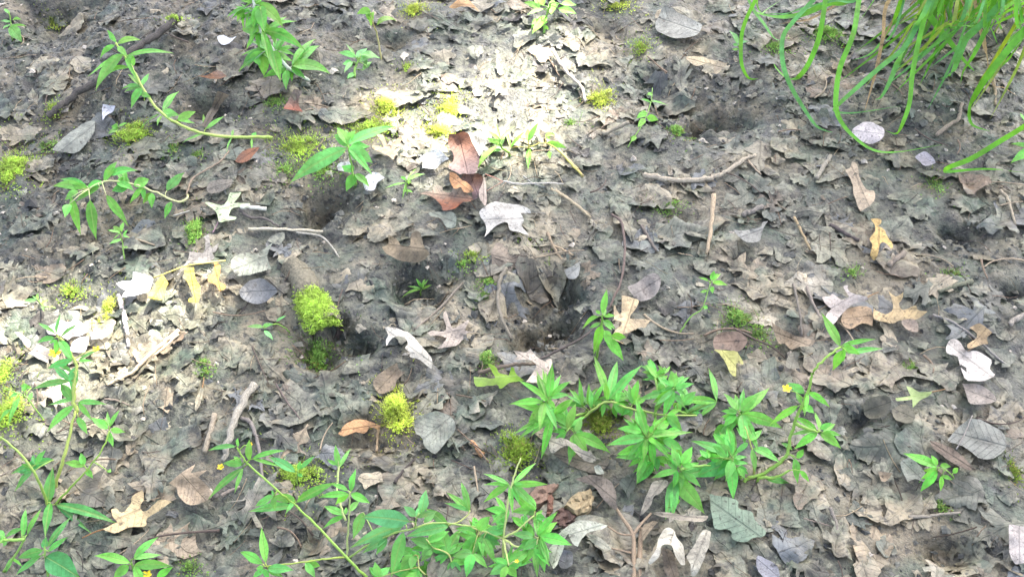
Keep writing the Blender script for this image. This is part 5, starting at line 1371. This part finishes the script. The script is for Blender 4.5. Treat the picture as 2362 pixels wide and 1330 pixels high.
# left side
plant('flowering_weed', 'tall weed with two yellow flowers in front of the white leaves', [(TG, [(380,725,.3),(420,560,4),(470,370,7),(512,200,9.5)]), (T6, [(790,1110,9),(750,940,11),(770,760,13),(782,640,14),(720,500,15.5),(610,350,17)])],
 [(T6, [(570,310,622,95,56,2),(620,340,805,205,50,1),(560,350,375,402,60,-1,.2),(590,380,572,525,64,-2),(610,370,745,575,106,-1),(740,580,482,662,90,-1),(800,590,1015,475,56,1),(780,640,742,935,108,-3),(720,790,325,875,84,-1,.15),(740,700,570,600,56),(740,970,615,815,126,1),(800,1010,1095,1032,80,0),(760,1040,475,1315,86,-3,.15),(800,1150,895,1335,126,-3),(760,980,490,1038,56)])],
 stem_rgb=(176, 190, 96), sw=10, flowers=[(T6, 565, 512, 15, 14), (T6, 985, 468, 14.5, 9)], rgb=(84, 168, 72))
plant('slanting_sprout', 'slanting sprout right of the tall two-flowered weed', [(TG, [(370,845,.3),(480,720,3),(580,615,5),(690,470,7),(745,330,8.5)])],
 [(T6, [(1100,1280,935,1165,86,1),(1120,1260,1225,1085,56,1.5),(1130,1290,1285,1312,86)]), (TG, [(740,340,772,445,66,-1.5)]), (T7, [(790,300,595,268,86),(780,290,752,175,76,1),(800,330,865,413,66,-1),(1000,345,1035,350,46)])], rgb=(100, 184, 64), stem_rgb=(140, 172, 72), sw=6)
plant('broad_bladed_weed', 'weed with one broad dark leaf touching the golden-tan oak leaf', [(T7, [(455,690,.4),(410,560,3),(310,350,7),(150,150,9),(0,30,10)])],
 [(T7, [(300,350,138,535,86,-3,.15),(500,240,100,372,104,-1,.1),(330,290,425,145,66,1),(440,660,492,305,116,3,.05),(470,640,420,965,108,.5),(520,655,1095,832,138,.5,.12),(300,340,200,280,60)])], rgb=(66, 156, 60), stem_rgb=(150, 176, 84), sw=8)
plant('ground_whorl_weed', 'low weed with broad wavy leaf near the broad-bladed weed', [(T7, [(450,1340,.4),(430,1200,3),(415,1100,5),(425,960,6)])],
 [(T7, [(440,1050,665,765,76,1.5),(450,1090,635,958,66,.5),(400,1080,165,1155,106,-1),(420,1140,745,1340,230,-2),(390,1130,145,1315,118,-2),(420,1050,432,955,76,1)])], rgb=(70, 158, 72), sw=7)
plant('edge_weed', 'spindly weed left of the low wavy-leaved one', [(T7, [(30,1300,.3),(140,1130,3),(230,980,5)]), (T7, [(230,980,5),(60,985,5),(-20,1010,5)])],
 [(T7, [(220,950,242,695,86,1),(250,940,392,685,66,1),(200,880,38,962,66,-1),(60,970,-10,1010,86),(120,1150,50,1300,70,-2),(40,960,-20,890,80)])], rgb=(96, 180, 72), sw=8)
plant('yellow_bud_weed', 'small four-leaved weed with a yellow bud below the golden-tan oak leaf', [(T7, [(1290,1370,.3),(1240,1260,3),(1218,1185,5)])],
 [(T7, [(1210,1200,875,1128,126,0),(1240,1160,1475,955,76,2),(1250,1220,1600,1225,118,0),(1200,1220,1055,1340,106,-1),(1460,1340,1610,1235,86,1)])], rgb=(96, 182, 66), flowers=[(T7, 1368, 1312, 3, 11)], sw=6)
plant('grassy_edge_weed', 'thin narrow-leaved weed over the thick moss mound', [(T6, [(440,1180,.3),(350,1060,2.5),(260,950,4),(40,860,5)])],
 [(T6, [(215,910,95,962,56),(205,950,85,1255,60,-2),(110,1080,-10,1215,66,-2),(270,880,240,820,90),(320,860,205,840,50),(300,1000,330,900,60)])], rgb=(92, 178, 72), sw=4)
# small sprouts elsewhere
plant('leaf_sprig', 'small green sprig with a long pointed leaf beside the grey oval leaf', [(TI, [(1880,650,.3),(1830,600,1.5),(1775,580,3)])],
 [(TI, [(1770,580,1540,488,76,.5),(1770,570,1728,498,46,1),(1790,570,1865,577,40),(1770,610,1655,748,66,-1.5),(1800,640,1795,745,46,-1.5),(1880,620,1915,585,40,1)])], rgb=(104, 190, 60), sw=4)
plant('round_leaved_sprout', 'tiny round-leaved sprout above the feathery moss', [(TF, [(20,965,.3),(90,860,2),(170,800,3),(205,700,4.5),(225,630,5.5)])],
 [(TF, [(235,610,252,543,46,1),(215,615,145,588,30),(240,625,345,642,46),(232,650,242,698,40,-1),(205,680,155,692,30),(180,790,210,800,40)])], rgb=(112, 190, 60), sw=4)
plant('mud_sprout', 'thin seedling with four small leaves on bare mud below the creeping weed', [(TD, [(845,450,.3),(835,360,2),(820,290,4)])],
 [(TD, [(820,290,730,270,36,.5),(815,280,770,240,40,1),(825,280,845,210,34,1.5),(840,310,870,265,26,1),(830,330,740,362,32),(840,385,875,385,26)])], rgb=(112, 182, 84), sw=4)
plant('litter_sprout', 'pale sprout with three leaves between split stalk and mossy log', [(TD, [(1960,950,.3),(1880,905,1.5),(1800,935,2)])],
 [(TD, [(1800,930,1680,925,34),(1790,920,1860,905,36,.5),(1800,950,1860,1015,46,-.5),(1880,890,1950,850,20,1)])], rgb=(122, 190, 90), sw=4)
plant('ground_sprout', 'tiny wiry sprout on dark mud left of the yellow-green moss', [(TD, [(380,800,.3),(290,780,1),(255,740,2)])],
 [(TD, [(250,745,160,748,30),(255,740,260,695,26,1),(290,780,300,820,24),(280,770,330,740,24)])], rgb=(120, 176, 80), sw=4)
plant('grassy_sprout', 'grassy sprout with thin spreading leaves above the cream hooked leaf', [(TE, [(560,690,.3),(570,670,.8)])],
 [(TE, [(565,670,430,730,22,0,.3),(565,665,470,650,18,1),(570,660,530,595,22,2),(575,665,590,600,22,2),(575,670,640,640,18,1)])], rgb=(112, 184, 70), sw=4)
plant('wispy_sprout', 'wispy sprout with thin leaves right of the compact moss tuft', [(TB, [(1980,990,.3),(2070,850,2),(2130,700,4),(2140,600,5.5)])],
 [(TB, [(2130,700,2060,675,24),(2130,690,2250,720,22),(2100,770,2030,810,50),(2100,800,2180,820,50),(2090,810,2040,870,46),(2140,640,2100,650,40),(2030,930,1990,970,36)])], rgb=(122, 186, 70), sw=3)
plant('edge_seedling', 'small dark-leaved seedling beside the dark mud hollow', [(TA, [(80,260,.3),(75,170,2.5),(60,80,5)])],
 [(TA, [(75,150,0,145,36),(75,150,145,135,36),(70,180,150,290,80,-1.5),(65,100,30,60,30),(70,170,20,200,40)])], rgb=(98, 164, 76), sw=5)
plant('moss_side_sprout', 'tiny bright sprout left of the rounded moss hummock', [(TA, [(820,880,.3),(800,860,1)])],
 [(TA, [(810,880,735,915,50),(810,860,870,840,40),(800,870,760,860,40)])], rgb=(118, 188, 70), sw=4)
plant('sedge_foot_sprout', 'tiny pale sprout beside the curled sedge blade', [(TM, [(640,700,.3),(610,620,2)])],
 [(TM, [(610,600,490,420,110,1),(620,590,740,570,80,.5),(600,620,530,610,60),(610,680,520,680,60)])], rgb=(120, 186, 90), sw=5)
plant('side_leaf_weed', 'weed with a broad leaf beside the sedge blade tip', [(TC, [(2440,1100,.3),(2420,950,3),(2400,850,4)])],
 [(TC, [(2400,880,2335,770,80,.5),(2420,1010,2270,1112,66,-1),(2430,1000,2480,900,70)])], rgb=(104, 188, 66), sw=5)

# ------------------------------------------------------------------ sedge clump
def blade(parent, pts, w, rgb, seed, name='leaf_blade'):
    """grass blade ribbon with a V-shaped keel, pts are world points"""
    C = catmull(pts, 7); n = len(C)
    T = np.gradient(C, axis=0); T /= np.linalg.norm(T, axis=1)[:, None] + 1e-9
    rs = np.random.RandomState(seed)
    V, L = [], []
    view = np.array([0, -.62, .78])
    for i in range(n):
        u = i / (n - 1)
        s = np.cross(T[i], view); s /= np.linalg.norm(s) + 1e-9
        nr = np.cross(s, T[i])
        a = .35 * math.sin(u * 5 + seed); s = s * math.cos(a) + nr * math.sin(a); nr = np.cross(s, T[i])
        ww = w * .5 * (min(1, .55 + u * 1.6)) * (1 if u < .6 else max(.05, 1 - ((u - .6) / .4) ** 1.6))
        for c in (-1, 0, 1):
            V.append(C[i] + s * c * ww + nr * (abs(c) * ww * .22)); L.append((u * 3, c * .03 + .6, 0))
    Fc = []
    for i in range(n - 1):
        for k in range(2): Fc.append((i * 3 + k, i * 3 + k + 1, i * 3 + k + 4, i * 3 + k + 3))
    V = np.array(V); g = gz_smooth(V[:, 0], V[:, 1]); V[:, 2] = np.maximum(V[:, 2], g + .003)
    return mesh_obj(name, V, Fc, M_GREEN if name == 'leaf_blade' else M_PALE, parent, lin(*rgb), np.array(L), C[0])

def sedge():
    c = at(2235, 30, 0)
    root = tag(empty('sedge_clump', c), 'large tussock of long arching green sedge blades', 'sedge')
    rs = np.random.RandomState(31)
    G1, G2, G3, YL = (92, 166, 40), (104, 176, 56), (96, 166, 92), (190, 196, 50)
    BL = [
     (TM, [(850,-20),(720,250),(650,500),(650,850),(720,1030),(790,1080),(880,1070)], 62, 13, G1),
     (TM, [(1795,-20),(1740,350),(1680,600),(1560,880),(1440,1040),(1330,1080),(1230,1040),(1110,910),(1090,820)], 78, 15, G1),
     (TC, [(940,-10),(790,150),(720,260),(720,430),(770,580),(850,720),(940,850),(1010,890),(1085,905)], 36, 14, G3),
     (TC, [(1240,-10),(1200,230),(1120,430),(1090,560),(1080,720),(1110,820),(1190,920),(1330,1020),(1500,1035),(1800,985)], 40, 16, G2),
     (TC, [(1760,-10),(1640,170),(1540,330),(1380,460),(1220,600),(1090,720),(1075,760),(1220,768),(1530,720)], 38, 18, G3),
     (TC, [(1700,60),(1650,250),(1600,500),(1580,700),(1530,850),(1490,910),(1420,890)], 46, 18, G2),
     (TC, [(1620,180),(1540,330),(1500,420),(1450,550),(1390,660),(1340,680)], 46, 15, G3),
     (TC, [(1650,-10),(1740,140),(1860,290),(1960,420),(2040,500)], 50, 10, G2),
     (TC, [(2240,-10),(2080,160),(1970,260),(1920,380),(1880,480),(1840,520),(1780,540)], 52, 18, G3),
     (TC, [(2160,-10),(2110,180),(2020,370),(1950,480),(1930,570)], 40, 16, G2),
     (TC, [(2370,40),(2250,250),(2130,450),(2050,560)], 56, 20, YL),
     (TC, [(2390,180),(2200,400),(2080,560),(2010,680),(1985,760),(2010,850),(2130,895)], 62, 18, G1),
     (TC, [(2480,780),(2362,860),(2200,960),(2000,1080),(1850,1140),(1840,1168),(2100,1150),(2362,1175)], 42, 14, G1),
     (TM, [(1830,50),(1500,190),(1300,230),(1100,230),(900,190),(780,130)], 90, 7, G2),
     (TM, [(1900,15),(1450,130),(1250,190),(950,185)], 46, 8, G3),
     (TM, [(740,-20),(830,160),(960,330),(1060,480),(1130,540),(1200,550)], 44, 9, (130, 186, 120)),
     (TM, [(860,-20),(870,100),(930,180),(1000,130),(1180,10)], 34, 8, (130, 186, 90)),
     (TN, [(1150,-20),(1180,180),(1230,330)], 50, 12, YL),
     (TN, [(1270,-20),(1250,200),(1220,360)], 42, 12, G2),
     (TN, [(1700,-20),(1400,220),(1270,380)], 38, 14, G1),
     (TN, [(1950,-20),(1700,230),(1500,330),(1350,450)], 52, 14, G2),
     (TN, [(1850,-20),(1600,250),(1500,360)], 80, 14, G1),
     (TN, [(2370,40),(1900,280),(1500,400)], 56, 16, G2),
     (TN, [(1400,-20),(1370,120),(1360,260)], 52, 12, G1),
     (TN, [(2250,200),(2050,290),(1930,350)], 62, 16, G1),
     (TN, [(1850,300),(1930,430),(2010,620)], 62, 14, G1),
     (TN, [(2400,380),(2200,520),(2080,600),(1980,680)], 84, 15, G3),
     (TN, [(700,-20),(600,250),(530,400),(440,560)], 72, 12, G1),
     (TN, [(400,600),(300,710),(200,770),(0,830)], 36, 5, G3),
     (TN, [(330,-20),(220,150),(110,300)], 22, 9, G3),
     (TN, [(120,-20),(60,300),(0,600)], 80, 12, G2),
     (TN, [(2362,120),(2280,330),(2150,560)], 60, 18, G3),
     (TN, [(2380,260),(2300,340),(2200,480)], 60, 16, G2),
    ]
    for k, (tl, pts, w, h0, rgb) in enumerate(BL):
        n = len(pts); P = []
        for i, (x, y) in enumerate(pts):
            u = i / (n - 1)
            h = h0 * (1 - u) ** 1.25
            P.append(at(*tl(x, y), max(.5, h) / 100))
        p0 = P[0]
        r0 = c + np.array([rs.uniform(-.06, .06), rs.uniform(-.05, .06), 0]); r0[2] = float(gz_smooth(r0[0], r0[1])) - .005
        # rise from the tussock, over the top and down to the first point seen
        dirv = p0 - P[1]; dirv /= np.linalg.norm(dirv) + 1e-9
        apex = (r0 + p0) / 2; apex[2] = p0[2] + .10; apex[1] += .10
        q = p0 + dirv * .05
        wd = w * .86 / tl.k / px_per_m(P[n // 2])
        blade(root, [r0, r0 * .6 + apex * .4 + np.array([0, .03, .03]), apex, q] + P, wd, rgb, k)
    for k in range(30):
        x0, y0 = rs.uniform(2120, 2420), rs.uniform(-60, 40)
        dx, dy = -rs.uniform(30, 260), rs.uniform(90, 260)
        h0 = rs.uniform(12, 22)
        P = [at(x0 + dx * u + 25 * math.sin(u * 3) , y0 + dy * u ** 1.3, max(.8, h0 * (1 - u) ** 1.1) / 100) for u in (0, .3, .6, .85, 1)]
        r0 = c + np.array([rs.uniform(-.03, .16), rs.uniform(-.02, .12), 0]); r0[2] = float(gz_smooth(r0[0], r0[1])) - .005
        apex = (r0 + P[0]) / 2; apex[2] = P[0][2] + .05; apex[1] += .05
        blade(root, [r0, apex] + P, rs.uniform(.0035, .0075), [G1, (80, 146, 44), G3, (74, 136, 40), (140, 150, 66)][k % 5], 300 + k)
    # thin background blades of the tussock
    for k in range(34):
        a = rs.uniform(-1.7, 1.5); L_ = rs.uniform(.12, .36)
        r0 = c + np.array([rs.uniform(-.08, .16), rs.uniform(-.06, .14), 0]); r0[2] = float(gz_smooth(r0[0], r0[1])) - .005
        d = np.array([math.sin(a), math.cos(a), 0])
        P = [r0, r0 + d * L_ * .12 + (0, 0, L_ * .45), r0 + d * L_ * .4 + (0, 0, L_ * .75), r0 + d * L_ * .8 + (0, 0, L_ * .62)]
        blade(root, P, rs.uniform(.0025, .006), [G1, (84, 150, 44), (120, 166, 60), (140, 150, 70), (78, 140, 50)][k % 5], 100 + k)
    for k, (tl, pts, w, h0) in enumerate([(TC, [(1450,-10),(1400,250),(1360,450),(1330,570),(1270,780)], 28, 12), (TC, [(1560,-10),(1480,120),(1400,280),(1370,420)], 16, 9), (TN, [(880,0),(780,160),(700,300)], 20, 8), (TM, [(1720,200),(1500,280),(1150,330)], 34, 3), (TN, [(1800,540),(1840,700),(1860,780)], 50, 4), (TN, [(1900,1050),(2100,1200),(2300,1329)], 16, 2)]):
        P = [at(*tl(x, y), max(.4, h0 * (1 - i / (len(pts) - 1))) / 100) for i, (x, y) in enumerate(pts)]
        r0 = c + np.array([rs.uniform(-.05, .05), rs.uniform(-.04, .04), 0]); r0[2] = float(gz_smooth(r0[0], r0[1]))
        mid = (r0 + P[0]) / 2 + (0, .05, .06)
        blade(root, [r0, mid] + P, w / tl.k / px_per_m(P[0]), (176, 146, 104), 200 + k, 'dry_blade')
sedge()

# ------------------------------------------------------------------ the litter between all these things
for (a, b, c, d, rgb, lab, kw) in MS: EXCL.append((a, b, c, d))
EXCL += [(705, 660, 70, 90), (760, 770, 60, 40)]
NM = len(EXCL)
for (tl, pts, rgb, kw) in HL:
    P = np.array([tl(*p) for p in pts]); m = P.mean(0); e = np.ptp(P, axis=0) / 2
    EXCL.append((m[0], m[1], e[0], e[1]))
scatter_leaves()
del EXCL[NM:]
litter_bed()
crumbs()
